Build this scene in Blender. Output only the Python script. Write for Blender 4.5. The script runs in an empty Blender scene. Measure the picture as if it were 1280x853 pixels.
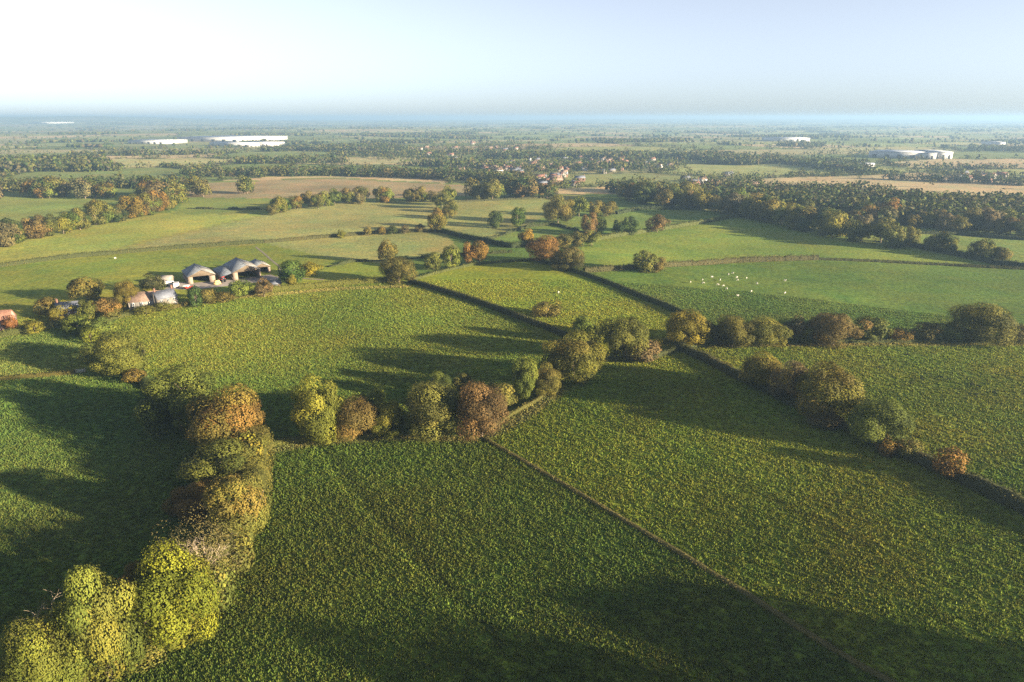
import bpy, math, random
import numpy as np
from mathutils import Vector

# ------------------------------------------------------------------ camera, sky, sun, exposure
sc = bpy.context.scene
C = sc.collection
FPX = 853.0                                   # focal length in photo pixels (1280 wide)
PITCH = math.atan(279.5 / FPX)                # horizon at y = 147
CAMZ = 80.0
cam_d = bpy.data.cameras.new('camera'); cam = bpy.data.objects.new('camera', cam_d); C.objects.link(cam)
cam_d.sensor_width = 36.0; cam_d.lens = 36.0 * FPX / 1280.0
cam_d.clip_start = 1.0; cam_d.clip_end = 90000.0
cam.location = (0, 0, CAMZ); cam.rotation_euler = (math.pi / 2 - PITCH, 0, 0)
sc.camera = cam

SUN_AZ = math.radians(114)                    # clockwise from the view direction (+y)
SUN_EL = math.radians(11.7)
world = bpy.data.worlds.new('World'); sc.world = world; world.use_nodes = True
wn = world.node_tree.nodes; wl = world.node_tree.links
sky = wn.new('ShaderNodeTexSky'); sky.sky_type = 'NISHITA'; sky.sun_disc = False
sky.sun_elevation = SUN_EL; sky.sun_rotation = SUN_AZ
sky.altitude = 80; sky.air_density = 0.7; sky.dust_density = 0.5; sky.ozone_density = 4.0
bg = wn['Background']; bg.inputs['Strength'].default_value = 0.051
hs = wn.new('ShaderNodeHueSaturation'); hs.inputs['Saturation'].default_value = .42
wl.new(sky.outputs[0], hs.inputs['Color']); wl.new(hs.outputs[0], bg.inputs['Color'])
sun_d = bpy.data.lights.new('sun', 'SUN'); sun = bpy.data.objects.new('sun', sun_d); C.objects.link(sun)
sun_d.energy = 5.0; sun_d.angle = math.radians(0.6); sun_d.color = (1.0, 0.83, 0.58)
S = Vector((math.sin(SUN_AZ) * math.cos(SUN_EL), math.cos(SUN_AZ) * math.cos(SUN_EL), math.sin(SUN_EL)))
sun.rotation_euler = S.to_track_quat('Z', 'Y').to_euler(); sun.location = (200, -60, 200)
sc.view_settings.view_transform = 'Standard'; sc.view_settings.look = 'None'
sc.view_settings.exposure = 2.3; sc.view_settings.gamma = 1.0
sc.render.engine = 'CYCLES'
cy = sc.cycles
cy.max_bounces = 5; cy.diffuse_bounces = 2; cy.glossy_bounces = 2; cy.transmission_bounces = 3
cy.volume_bounces = 1; cy.transparent_max_bounces = 6; cy.use_denoising = False; cy.denoising_prefilter = 'ACCURATE'; cy.use_adaptive_sampling = False
cy.caustics_reflective = False; cy.caustics_refractive = False

rng = np.random.default_rng(7)
random.seed(7)

# ------------------------------------------------------------------ terrain
def sstep(a, b, x):
    t = np.clip((np.asarray(x, float) - a) / (b - a), 0, 1)
    return t * t * (3 - 2 * t)

def H(x, y):
    x = np.asarray(x, float); y = np.asarray(y, float)
    h = 6.2 * np.tanh(x / 80.0) * (1 - sstep(150, 330, y))  # near ground tilted away from the sun to darken it
    h = h + 4.0 * np.exp(-((x - 20) ** 2 + (y - 350) ** 2) / (2 * 75.0 ** 2))
    h = h + 5.0 * np.exp(-((x + 190) ** 2 + (y - 300) ** 2) / (2 * 85.0 ** 2))  # rise shaped to turn the left fields sunward and brighten them
    h = h + 0.5 * np.sin(x / 23.0 + 0.6 * np.sin(y / 31.0)) * np.sin(y / 29.0 + 1.0) * (1 - sstep(500, 1500, y))
    f = sstep(420, 900, np.hypot(x, y))
    h = h + 3.0 * f * np.sin(x / 310.0 + 1.0) * np.sin(y / 270.0)
    g = sstep(1200, 4000, np.hypot(x, y))
    h = h + 9.0 * g * (np.sin(x / 900.0 + 0.7 * np.sin(y / 1300.0)) * np.sin(y / 1100.0 + 0.4) - 0.5)
    h = h + 86.0 * np.exp(-((y - 11500.0) / 2600.0) ** 2) * sstep(-1500, -7000, x)
    h = h + 45.0 * np.exp(-((y - 17000.0) / 3500.0) ** 2) * (0.6 + 0.4 * np.sin(x / 3100.0))
    return h

CP, SP = math.cos(PITCH), math.sin(PITCH)
def ray(u, v):
    cx = (u - 640.0) / FPX; cyy = (426.5 - v) / FPX
    return np.array([cx, CP + cyy * SP, -SP + cyy * CP])       # depth component = 1 along the optical axis
def P(u, v, up=0.0):
    """ground point (plus a height above it) seen at photo pixel u, v"""
    d = ray(u, v); t0 = 40.0; t = t0; last = t0
    while t < 60000:
        p = d * t
        if CAMZ + p[2] < float(H(p[0], p[1])) + up: break
        last = t; t *= 1.012
    a, b = last, t
    for _ in range(30):
        m = 0.5 * (a + b); p = d * m
        if CAMZ + p[2] < float(H(p[0], p[1])) + up: b = m
        else: a = m
    p = d * b
    return np.array([p[0], p[1], CAMZ + p[2]]), b              # point, depth
def PL(pts, step=None):
    w = np.array([P(*p)[0][:2] for p in pts])
    return w if step is None else resample(w, step)
def resample(w, step):
    seg = np.hypot(*(w[1:] - w[:-1]).T); s = np.concatenate([[0], np.cumsum(seg)])
    n = max(2, int(s[-1] / step) + 1); t = np.linspace(0, s[-1], n)
    return np.stack([np.interp(t, s, w[:, 0]), np.interp(t, s, w[:, 1])], 1)
def dist_poly(xy, w):
    d = np.full(len(xy), 1e9)
    for a, b in zip(w[:-1], w[1:]):
        ab = b - a; L2 = max(ab @ ab, 1e-9)
        t = np.clip(((xy - a) @ ab) / L2, 0, 1)
        d = np.minimum(d, np.hypot(*(xy - a - t[:, None] * ab).T))
    return d
def inside(xy, poly):
    x, y = xy[:, 0], xy[:, 1]; r = np.zeros(len(xy), bool); n = len(poly)
    for i in range(n):
        x1, y1 = poly[i]; x2, y2 = poly[(i + 1) % n]
        if y1 == y2: continue
        c = (y1 > y) != (y2 > y)
        r ^= c & (x < (x2 - x1) * (y - y1) / (y2 - y1) + x1)
    return r
def vnoise(x, y, seed=0):
    xi = np.floor(x).astype(np.int64); yi = np.floor(y).astype(np.int64); fx = x - xi; fy = y - yi
    fx = fx * fx * (3 - 2 * fx); fy = fy * fy * (3 - 2 * fy)
    def hsh(a, b):
        n = (a * 374761393 + b * 668265263 + seed * 982451653) & 0x7fffffff
        n = ((n ^ (n >> 13)) * 1274126177) & 0x7fffffff
        return ((n ^ (n >> 16)) & 0xffff) / 65535.0
    return (hsh(xi, yi) * (1 - fx) + hsh(xi + 1, yi) * fx) * (1 - fy) + (hsh(xi, yi + 1) * (1 - fx) + hsh(xi + 1, yi + 1) * fx) * fy
def fbm(x, y, seed=0, o=4):
    r = 0; a = .5
    for i in range(o):
        r = r + a * vnoise(x * 2 ** i, y * 2 ** i, seed + i); a *= .5
    return r

# ------------------------------------------------------------------ fields (colours are the crops' own)
FIELDS = [  # (colour, outline in photo pixels)
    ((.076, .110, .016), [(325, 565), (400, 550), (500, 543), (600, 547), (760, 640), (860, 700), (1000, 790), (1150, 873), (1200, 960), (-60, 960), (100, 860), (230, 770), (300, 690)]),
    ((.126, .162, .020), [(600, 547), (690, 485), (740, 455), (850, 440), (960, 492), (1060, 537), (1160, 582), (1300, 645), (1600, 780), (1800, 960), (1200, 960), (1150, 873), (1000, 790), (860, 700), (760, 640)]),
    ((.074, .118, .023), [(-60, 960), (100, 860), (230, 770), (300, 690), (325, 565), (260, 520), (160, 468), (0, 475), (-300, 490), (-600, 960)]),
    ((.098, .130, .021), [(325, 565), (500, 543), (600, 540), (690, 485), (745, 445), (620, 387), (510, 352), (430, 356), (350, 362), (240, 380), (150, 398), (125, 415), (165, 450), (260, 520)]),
    ((.128, .158, .020), [(510, 352), (590, 331), (670, 326), (760, 356), (890, 412), (850, 437), (745, 445), (620, 387)]),
    ((.066, .106, .021), [(670, 326), (730, 341), (860, 331), (950, 326), (1180, 330), (1300, 337), (1500, 345), (1500, 427), (1280, 426), (900, 427), (890, 412), (760, 356)]),
    ((.106, .146, .028), [(720, 330), (730, 303), (800, 291), (930, 270), (1060, 300), (1200, 325), (1180, 330), (950, 326), (860, 331), (730, 341), (690, 330)]),
    ((.118, .152, .022), [(850, 437), (900, 427), (1280, 426), (1500, 427), (1700, 800), (1300, 645), (1160, 582), (1060, 537), (960, 492)]),
    ((.130, .155, .028), [(-200, 350), (0, 333), (130, 319), (330, 304), (410, 322), (480, 330), (510, 352), (430, 356), (350, 362), (240, 380), (150, 398), (90, 400), (0, 420), (-200, 440)]),
    ((.170, .180, .066), [(330, 304), (480, 291), (550, 290), (600, 303), (560, 318), (480, 330), (410, 322)]),
    ((.190, .212, .050), [(-200, 350), (0, 333), (130, 319), (210, 296), (330, 268), (235, 262), (150, 275), (0, 307), (-200, 330)]),
    ((.175, .182, .070), [(130, 319), (210, 296), (330, 268), (400, 254), (545, 250), (555, 290), (480, 291), (330, 304)]),
    ((.125, .150, .038), [(215, 268), (235, 248), (340, 248), (330, 268)]),
    ((.185, .150, .085), [(225, 246), (245, 229), (420, 223), (590, 232), (590, 245), (400, 250)]),
    ((.135, .165, .046), [(-300, 305), (-300, 246), (0, 246), (190, 244), (215, 250), (150, 275), (0, 307)]),
    ((.155, .165, .06), [(555, 250), (690, 245), (800, 247), (690, 280), (640, 300), (600, 300), (555, 285)]),
    ((.100, .145, .036), [(690, 268), (700, 250), (790, 244), (900, 268), (930, 270), (800, 290), (730, 302), (670, 305), (600, 303)]),
    ((.080, .125, .030), [(590, 331), (555, 290), (600, 303), (670, 305), (730, 303), (690, 330), (670, 326)]),
    ((.072, .112, .024), [(510, 352), (480, 330), (560, 318), (600, 303), (640, 312), (670, 326), (590, 331)]),
    ((.092, .125, .028), [(-300, 490), (0, 475), (110, 466), (125, 415), (95, 402), (0, 422), (-300, 445)]),
    ((.110, .145, .036), [(1060, 298), (1120, 282), (1280, 290), (1500, 300), (1500, 345), (1300, 337), (1200, 322)]),
]
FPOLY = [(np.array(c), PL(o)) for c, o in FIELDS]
NEARALL = PL([(-300, 246), (0, 246), (215, 240), (245, 228), (420, 222), (590, 231), (690, 243), (790, 242), (900, 266), (1060, 292), (1120, 281), (1280, 289), (1500, 299), (1700, 800), (1800, 960), (-600, 960)])

def cell_info(x, y, size=255.0, rot=0.35):
    """two nearest cell centres of a jittered lattice: field pattern of the far plain"""
    c, s = math.cos(rot), math.sin(rot)
    a = (x * c + y * s) / (size * 1.35); b = (-x * s + y * c) / size
    ai = np.floor(a).astype(np.int64); bi = np.floor(b).astype(np.int64)
    d1 = np.full(x.shape, 1e9); d2 = np.full(x.shape, 1e9); idn = np.zeros(x.shape, np.int64)
    for i in (-1, 0, 1):
        for j in (-1, 0, 1):
            p, q = ai + i, bi + j
            n = (p * 73856093) ^ (q * 19349663); n = ((n ^ (n >> 11)) * 1274126177) & 0x7fffffff
            jx = (n & 1023) / 1023.0; jy = ((n >> 10) & 1023) / 1023.0
            dx = np.abs(a - (p + .15 + .7 * jx)); dy = np.abs(b - (q + .15 + .7 * jy))
            d = np.maximum(dx, dy) * .75 + .25 * (dx + dy)
            nw = d < d1
            d2 = np.where(nw, d1, np.minimum(d2, d)); idn = np.where(nw, n, idn); d1 = np.where(nw, d, d1)
    return (d2 - d1) * size, idn
PALETTE = np.array([(.115, .145, .045), (.135, .165, .055), (.17, .185, .07), (.23, .215, .11), (.27, .22, .13), (.105, .135, .042), (.15, .175, .065), (.21, .205, .095)])
TRACKS = [(PL([(388, 558), (440, 625), (520, 715), (605, 805), (660, 870)]), 0.9, 1.45), (PL([(408, 558), (462, 625), (545, 715), (630, 805)]), 1.1, .62),
          (PL([(690, 498), (800, 545), (930, 605), (1080, 680)]), 1.2, .72), (PL([(250, 352), (400, 366), (500, 356)]), 1.2, .85)]
VERGES = [(PL([(330, 566), (400, 552), (500, 546), (590, 550)]), 2.2), (PL([(610, 545), (650, 523), (700, 488)]), 2.8), (PL([(180, 388), (300, 371), (420, 361), (505, 358)]), 3.0),
          (PL([(120, 318), (200, 298), (330, 270)]), 3.0), (PL([(880, 432), (1000, 431), (1280, 431)]), 2.5)]
def ground_colour(xy):
    x, y = xy[:, 0], xy[:, 1]
    e, idn = cell_info(x, y)
    col = PALETTE[(idn >> 4) % len(PALETTE)] * (0.85 + .3 * ((idn >> 12) & 255)[:, None] / 255.0)
    col = np.where((e < 7)[:, None], np.array([.05, .07, .025]), col)
    far = sstep(9000, 16000, np.hypot(x, y))[:, None]
    col = col * (1 - far) + np.array([.085, .12, .05]) * far
    near = inside(xy, NEARALL)
    col[near] = (.085, .125, .03)
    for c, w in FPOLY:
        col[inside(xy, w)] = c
    n = np.hypot(x, y) < 1600
    for w, wd, g in TRACKS:
        d = dist_poly(xy[n], w); col[n] *= 1 + (g - 1) * np.exp(-(d / wd) ** 2)[:, None]
    for w, wd in VERGES:
        d = dist_poly(xy[n], w); k = np.exp(-(d / wd) ** 4)[:, None]
        col[n] = col[n] * (1 - k) + np.array([.155, .155, .045]) * k
    # worn, patchy growth, and paler, warmer colour farther off
    m = fbm(x / 38.0, y / 38.0, 3) - .47; m2 = fbm(x / 9.0, y / 9.0, 9, 3) - .44
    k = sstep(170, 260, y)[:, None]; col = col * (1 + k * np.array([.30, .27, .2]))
    col = col * (1 + .60 * m + .18 * m2)[:, None]
    col[:, 0] *= 1 + .5 * (fbm(x / 22.0, y / 22.0, 21) - .47)
    return np.clip(col, .005, .6)

# ------------------------------------------------------------------ mesh and object helpers
def mesh_np(name, v, f, smooth=False):
    """v (n,3); f (m,k) equal-sized polygons"""
    v = np.ascontiguousarray(v, np.float32); f = np.ascontiguousarray(f, np.int32); k = f.shape[1]
    me = bpy.data.meshes.new(name)
    me.vertices.add(len(v)); me.vertices.foreach_set('co', v.ravel())
    me.loops.add(f.size); me.loops.foreach_set('vertex_index', f.ravel())
    me.polygons.add(len(f)); me.polygons.foreach_set('loop_start', np.arange(0, f.size, k, dtype=np.int32))
    if smooth: me.polygons.foreach_set('use_smooth', np.ones(len(f), bool))
    me.update(calc_edges=True)
    return me
def set_col(me, name, c):
    a = me.color_attributes.new(name, 'FLOAT_COLOR', 'POINT')
    c = np.concatenate([c, np.ones((len(c), 1))], 1).astype(np.float32); a.data.foreach_set('color', c.ravel())
def set_float(me, name, c):
    a = me.attributes.new(name, 'FLOAT', 'POINT'); a.data.foreach_set('value', np.asarray(c, np.float32))
def obj(name, me, mat=None, parent=None, loc=None):
    o = bpy.data.objects.new(name, me); C.objects.link(o)
    if mat is not None and me is not None and len(me.materials) == 0: me.materials.append(mat)
    if parent is not None: o.parent = parent
    if loc is not None: o.location = loc
    return o
def tag(o, label=None, cat=None, group=None, kind=None):
    if label: o['label'] = label
    if cat: o['category'] = cat
    if group: o['group'] = group
    if kind: o['kind'] = kind
    return o
def empty(name, loc, rz=0.0):
    o = bpy.data.objects.new(name, None); C.objects.link(o); o.empty_display_size = .3
    o.location = loc; o.rotation_euler = (0, 0, rz); return o

# ------------------------------------------------------------------ materials
def newmat(name):
    m = bpy.data.materials.new(name); m.use_nodes = True
    nt = m.node_tree; b = nt.nodes['Principled BSDF']; b.inputs['Roughness'].default_value = .85
    b.inputs['Specular IOR Level'].default_value = .15
    return m, nt, b
def node(nt, t, **kw):
    n = nt.nodes.new(t)
    for k, v in kw.items(): setattr(n, k, v)
    return n
def mixmul(nt, a, b, fac=1.0, mode='MULTIPLY'):
    n = node(nt, 'ShaderNodeMix', data_type='RGBA', blend_type=mode); n.inputs[0].default_value = fac
    nt.links.new(a, n.inputs[6]) if hasattr(a, 'node') else setattr(n.inputs[6], 'default_value', a)
    nt.links.new(b, n.inputs[7]) if hasattr(b, 'node') else setattr(n.inputs[7], 'default_value', b)
    return n.outputs[2]
def noise(nt, scale, detail=4, rough=.55, coord=None):
    n = node(nt, 'ShaderNodeTexNoise'); n.inputs['Scale'].default_value = scale; n.inputs['Detail'].default_value = detail
    n.inputs['Roughness'].default_value = rough
    if coord is not None: nt.links.new(coord, n.inputs['Vector'])
    return n
def ramp(nt, inp, stops):
    r = node(nt, 'ShaderNodeValToRGB'); e = r.color_ramp.elements
    while len(e) < len(stops): e.new(.5)
    for k, (p, c) in zip(e, stops): k.position = p; k.color = (*c, 1) if len(c) == 3 else c
    nt.links.new(inp, r.inputs[0]); return r.outputs[0]
def g3(v): return (v, v, v)

def ground_material():
    m, nt, b = newmat('pasture')
    tc = node(nt, 'ShaderNodeTexCoord').outputs['Object']
    col = node(nt, 'ShaderNodeAttribute', attribute_name='Col').outputs['Color']
    n1 = noise(nt, .55, 6, .65, tc); n2 = noise(nt, 2.6, 4, .6, tc); n3 = noise(nt, .11, 4, .6, tc)
    c = mixmul(nt, col, ramp(nt, n1.outputs[0], [(.30, g3(.55)), (.5, g3(.95)), (.72, (1.55, 1.45, 1.2))]))
    c = mixmul(nt, c, ramp(nt, n2.outputs[0], [(.3, g3(.62)), (.7, g3(1.4))]))
    c = mixmul(nt, c, ramp(nt, n3.outputs[0], [(.3, (.85, .95, .95)), (.7, (1.2, 1.06, .95))]))
    nt.links.new(c, b.inputs['Base Color']); b.inputs['Roughness'].default_value = 1.0
    b.inputs['Specular IOR Level'].default_value = .05
    bp = node(nt, 'ShaderNodeBump'); bp.inputs['Strength'].default_value = .55; bp.inputs['Distance'].default_value = .35
    nt.links.new(n1.outputs[0], bp.inputs['Height'])
    bp2 = node(nt, 'ShaderNodeBump'); bp2.inputs['Strength'].default_value = .5; bp2.inputs['Distance'].default_value = .12
    nt.links.new(n2.outputs[0], bp2.inputs['Height']); nt.links.new(bp.outputs[0], bp2.inputs['Normal'])
    nt.links.new(bp2.outputs[0], b.inputs['Normal'])
    return m

def leaf_material(name='foliage', trans=.20):
    """object colour x per-leaf tint; the object's 'autumn' value turns its upper twigs and random clumps"""
    m, nt, b = newmat(name)
    oi = node(nt, 'ShaderNodeObjectInfo')
    tint = node(nt, 'ShaderNodeAttribute', attribute_name='tint').outputs['Fac']
    hgt = node(nt, 'ShaderNodeAttribute', attribute_name='turn').outputs['Fac']
    aut = node(nt, 'ShaderNodeAttribute', attribute_type='OBJECT', attribute_name='autumn').outputs['Fac']
    f = node(nt, 'ShaderNodeMath', operation='MULTIPLY'); nt.links.new(hgt, f.inputs[0]); nt.links.new(aut, f.inputs[1])
    mx = node(nt, 'ShaderNodeMix', data_type='RGBA'); nt.links.new(f.outputs[0], mx.inputs[0])
    nt.links.new(oi.outputs['Color'], mx.inputs[6]); mx.inputs[7].default_value = (.155, .092, .028, 1)
    c = mixmul(nt, mx.outputs[2], ramp(nt, tint, [(0, (.45, .50, .45)), (.5, (.95, 1.0, .9)), (1, (1.65, 1.5, 1.15))]))
    tr = node(nt, 'ShaderNodeBsdfTranslucent'); nt.links.new(c, tr.inputs[0]); nt.links.new(c, b.inputs['Base Color'])
    ms = node(nt, 'ShaderNodeMixShader'); ms.inputs[0].default_value = trans
    nt.links.new(b.outputs[0], ms.inputs[1]); nt.links.new(tr.outputs[0], ms.inputs[2])
    nt.links.new(ms.outputs[0], nt.nodes['Material Output'].inputs[0])
    b.inputs['Roughness'].default_value = .8
    return m
def vcol_material(name, attr='Col', trans=.0, atype='GEOMETRY'):
    m, nt, b = newmat(name)
    a = node(nt, 'ShaderNodeAttribute', attribute_name=attr, attribute_type=atype).outputs['Color']
    nt.links.new(a, b.inputs['Base Color'])
    if trans:
        tr = node(nt, 'ShaderNodeBsdfTranslucent'); nt.links.new(a, tr.inputs[0])
        ms = node(nt, 'ShaderNodeMixShader'); ms.inputs[0].default_value = trans
        nt.links.new(b.outputs[0], ms.inputs[1]); nt.links.new(tr.outputs[0], ms.inputs[2])
        nt.links.new(ms.outputs[0], nt.nodes['Material Output'].inputs[0])
    return m
def worn(name, colour, scale=1.5, amp=.35, rough=.8, metal=0.0, spec=.3, stripe=None):
    m, nt, b = newmat(name)
    tc = node(nt, 'ShaderNodeTexCoord').outputs['Object']
    n = noise(nt, scale, 5, .6, tc)
    c = mixmul(nt, (*colour, 1), ramp(nt, n.outputs[0], [(.3, g3(1 - amp)), (.7, g3(1 + amp))]))
    nt.links.new(c, b.inputs['Base Color']); b.inputs['Roughness'].default_value = rough
    b.inputs['Metallic'].default_value = metal; b.inputs['Specular IOR Level'].default_value = spec
    if stripe:
        w = node(nt, 'ShaderNodeTexWave', wave_type='BANDS', bands_direction=stripe[0]); w.inputs['Scale'].default_value = stripe[1]
        nt.links.new(tc, w.inputs['Vector'])
        bp = node(nt, 'ShaderNodeBump'); bp.inputs['Strength'].default_value = .6; bp.inputs['Distance'].default_value = .05
        nt.links.new(w.outputs[0], bp.inputs['Height']); nt.links.new(bp.outputs[0], b.inputs['Normal'])
    return m

M_ground = ground_material()
M_leaf = leaf_material()
M_bark = worn('bark', (.16, .125, .09), 6, .4, .9)
M_pale_bark = worn('pale_bark', (.34, .27, .19), 6, .3, .9)
M_far = vcol_material('far_foliage', 'Col', .2)
M_tuft = vcol_material('grass_blades', 'tuftcol', .25, 'INSTANCER')

# ------------------------------------------------------------------ ground: one sheet out to the horizon
def build_ground():
    rings = np.concatenate([[.02, 15, 35, 50, 64], np.geomspace(75, 400, 400)[:-1], np.geomspace(400, 30000, 250)])
    front = np.linspace(math.radians(-52), math.radians(52), 570); rest = np.linspace(math.radians(52), math.radians(308), 92)[1:-1]
    ang = np.concatenate([front, rest]); nr, na = len(rings), len(ang)
    X = rings[:, None] * np.sin(ang)[None]; Y = rings[:, None] * np.cos(ang)[None]
    xy = np.stack([X.ravel(), Y.ravel()], 1); z = H(xy[:, 0], xy[:, 1])
    i = np.arange(nr - 1)[:, None]; j = np.arange(na)[None]; j2 = (j + 1) % na
    f = np.stack([i * na + j, i * na + j2, (i + 1) * na + j2, (i + 1) * na + j], -1).reshape(-1, 4)[:, ::-1]
    me = mesh_np('ground', np.column_stack([xy, z]), f, True)
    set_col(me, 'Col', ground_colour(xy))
    tag(obj('ground', me, M_ground), 'rolling patchwork of green pasture and pale stubble fields', kind='structure')
build_ground()

# ------------------------------------------------------------------ trees
def quads(cen, nrm, size, r, aspect=1.0):
    n = len(cen); nrm = nrm / np.maximum(np.linalg.norm(nrm, axis=1, keepdims=True), 1e-6)
    t = r.normal(size=(n, 3)); t = np.cross(nrm, t); t /= np.maximum(np.linalg.norm(t, axis=1, keepdims=True), 1e-6)
    b = np.cross(nrm, t); s = np.asarray(size).reshape(-1, 1) * .5
    k = r.uniform(.6, 1.1, (n, 4, 1))
    v = np.stack([cen - t * s * k[:, 0] * aspect, cen - b * s * k[:, 1], cen + t * s * k[:, 2] * aspect, cen + b * s * k[:, 3]], 1)
    return v.reshape(-1, 3), np.arange(n * 4).reshape(-1, 4)

def crown_mesh(seed, leaves, lsize, nl=46, thin=0.0, squat=1.0, skirt=.03):
    """crown of a tree one unit high (half-axes .46): clumps of leaf faces spread over lobes"""
    r = np.random.default_rng(seed)
    a, b, cz = .46, (1 - skirt) / 2, skirt + (1 - skirt) / 2
    ang = r.uniform(0, 6.283, nl); zz = r.uniform(-.98, .98, nl); rad = np.where(zz < 0, (1 - np.abs(zz) ** 3.5) ** .5 * .97, np.sqrt(1 - zz ** 2))
    d = np.stack([rad * np.cos(ang), rad * np.sin(ang), zz], 1)
    lr = (.11 + .15 * r.random(nl) ** 1.4) * squat
    sh = r.uniform(.60, 1.14, nl)
    lob = d * sh[:, None] * np.array([a, a, b]) * (1 - lr[:, None] * 1.1) ; lob[:, 2] += cz
    core = r.normal(size=(10, 3)) * .16 * np.array([1, 1, 1.1]); core[:, 2] += cz
    lob = np.concatenate([lob, core]); lr = np.concatenate([lr, r.uniform(.15, .22, 10)])
    w = lr ** 2; w /= w.sum(); k = r.choice(len(lr), leaves, p=w)
    dv = r.normal(size=(leaves, 3)); dv /= np.linalg.norm(dv, axis=1, keepdims=True)
    out = lob[k] - np.array([0, 0, cz]); out /= np.maximum(np.linalg.norm(out, axis=1, keepdims=True), 1e-3)
    flip = (dv * out).sum(1) < r.uniform(-.6, .15, leaves); dv[flip] *= -1
    bump = 1 + .14 * np.sin(dv[:, 0] * 9 + k) * np.sin(dv[:, 1] * 8 + k * 2) + .07 * r.normal(size=leaves)
    cen = lob[k] + dv * (lr[k] * bump)[:, None] * np.array([1.05, 1.05, .88])
    cen[:, 2] = np.maximum(cen[:, 2], .015)
    nrm = dv * 1.0 + out * .25 + r.normal(size=(leaves, 3)) * .30
    keep = np.ones(leaves, bool)
    if thin: keep = r.random(leaves) > thin
    cen, nrm, k, dv, out = cen[keep], nrm[keep], k[keep], dv[keep], out[keep]
    sz = lsize * r.uniform(.6, 1.35, len(cen))
    v, f = quads(cen, nrm, sz, r)
    me = mesh_np('crown', v, f, True)
    sn = dv * 1.0 + out * .12 + r.normal(size=cen.shape) * .30; sn /= np.linalg.norm(sn, axis=1, keepdims=True)
    gn = np.cross(v.reshape(-1, 4, 3)[:, 1] - v.reshape(-1, 4, 3)[:, 0], v.reshape(-1, 4, 3)[:, 2] - v.reshape(-1, 4, 3)[:, 0])
    bad = (gn * sn).sum(1) < 0                                     # wind every leaf to face out
    if bad.any():
        vv = v.reshape(-1, 4, 3); vv[bad] = vv[bad][:, ::-1]; me.vertices.foreach_set('co', np.ascontiguousarray(vv.reshape(-1, 3), np.float32).ravel()); me.update()
    me.normals_split_custom_set_from_vertices(np.repeat(sn, 4, 0).astype(np.float32))
    lt = r.uniform(.08, .88, len(lr))
    tint = np.clip(lt[k] + r.normal(size=len(cen)) * .15, 0, 1)
    turn = np.clip(.9 * (cen[:, 2] - .35) + 1.5 * (r.random(len(lr))[k] - .45) + .15 * r.normal(size=len(cen)), 0, .9)
    set_float(me, 'tint', np.repeat(tint, 4)); set_float(me, 'turn', np.repeat(turn, 4))
    me.materials.append(M_leaf)
    return me

def tube(p0, p1, r0, r1, n=6):
    p0, p1 = np.array(p0, float), np.array(p1, float); d = p1 - p0; d /= np.linalg.norm(d)
    s = np.cross(d, [.31, .2, .93]); s /= np.linalg.norm(s); t = np.cross(d, s)
    a = np.linspace(0, 6.2832, n, endpoint=False)[:, None]; c = np.cos(a) * s + np.sin(a) * t
    v = np.concatenate([p0 + c * r0, p1 + c * r1]); i = np.arange(n); j = (i + 1) % n
    return v, np.stack([i, j, n + j, n + i], 1)
def merge(parts):
    vs, fs, o = [], [], 0
    for v, f in parts: vs.append(v); fs.append(f + o); o += len(v)
    return np.concatenate(vs), np.concatenate(fs)
def trunk_mesh(seed, bare=False, mat=None):
    r = np.random.default_rng(seed); parts = []
    def grow(p, d, ln, rad, depth):
        q = p + d * ln * .5 + r.normal(size=3) * ln * .05; e = q + (d + r.normal(size=3) * .18) * ln * .5
        parts.append(tube(p, q, rad, rad * .82)); parts.append(tube(q, e, rad * .82, rad * .6))
        if depth <= 0: return
        for _ in range(r.integers(3, 5) if bare else 3):
            nd = d + r.normal(size=3) * (.62 if bare else .55); nd[2] = abs(nd[2]) * .8 + .25; nd /= np.linalg.norm(nd)
            grow(q + (e - q) * r.uniform(.2, 1), nd, ln * r.uniform(.55, .8), rad * r.uniform(.38, .58), depth - 1)
    grow(np.array([0, 0, -.02]), np.array([0, 0, 1.0]), .36 if bare else .40, .028, 4 if bare else 2)
    v, f = merge(parts)
    v[:, 2] = np.clip(v[:, 2], -.03, 1.0); rr = np.hypot(v[:, 0], v[:, 1]); v[:, :2] *= np.minimum(1, .42 / np.maximum(rr, .01))[:, None]
    me = mesh_np('trunk', v, f, True); me.materials.append(mat or M_bark); return me

TR = [trunk_mesh(50 + i) for i in range(4)]
BARE = [trunk_mesh(70 + i, True, M_pale_bark) for i in range(3)]
HI = [crown_mesh(10 + i, 30000, .0235, 30) for i in range(5)]
MID = [crown_mesh(30 + i, 5200, .050, 24) for i in range(6)]
LOW = [crown_mesh(40 + i, 1100, .085, 24) for i in range(5)]
BUSH = [crown_mesh(60 + i, 2600, .062, 30, skirt=.0, squat=1.15) for i in range(4)]
SPARSE = [crown_mesh(80 + i, 9000, .014, 60, thin=.15) for i in range(2)]

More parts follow.
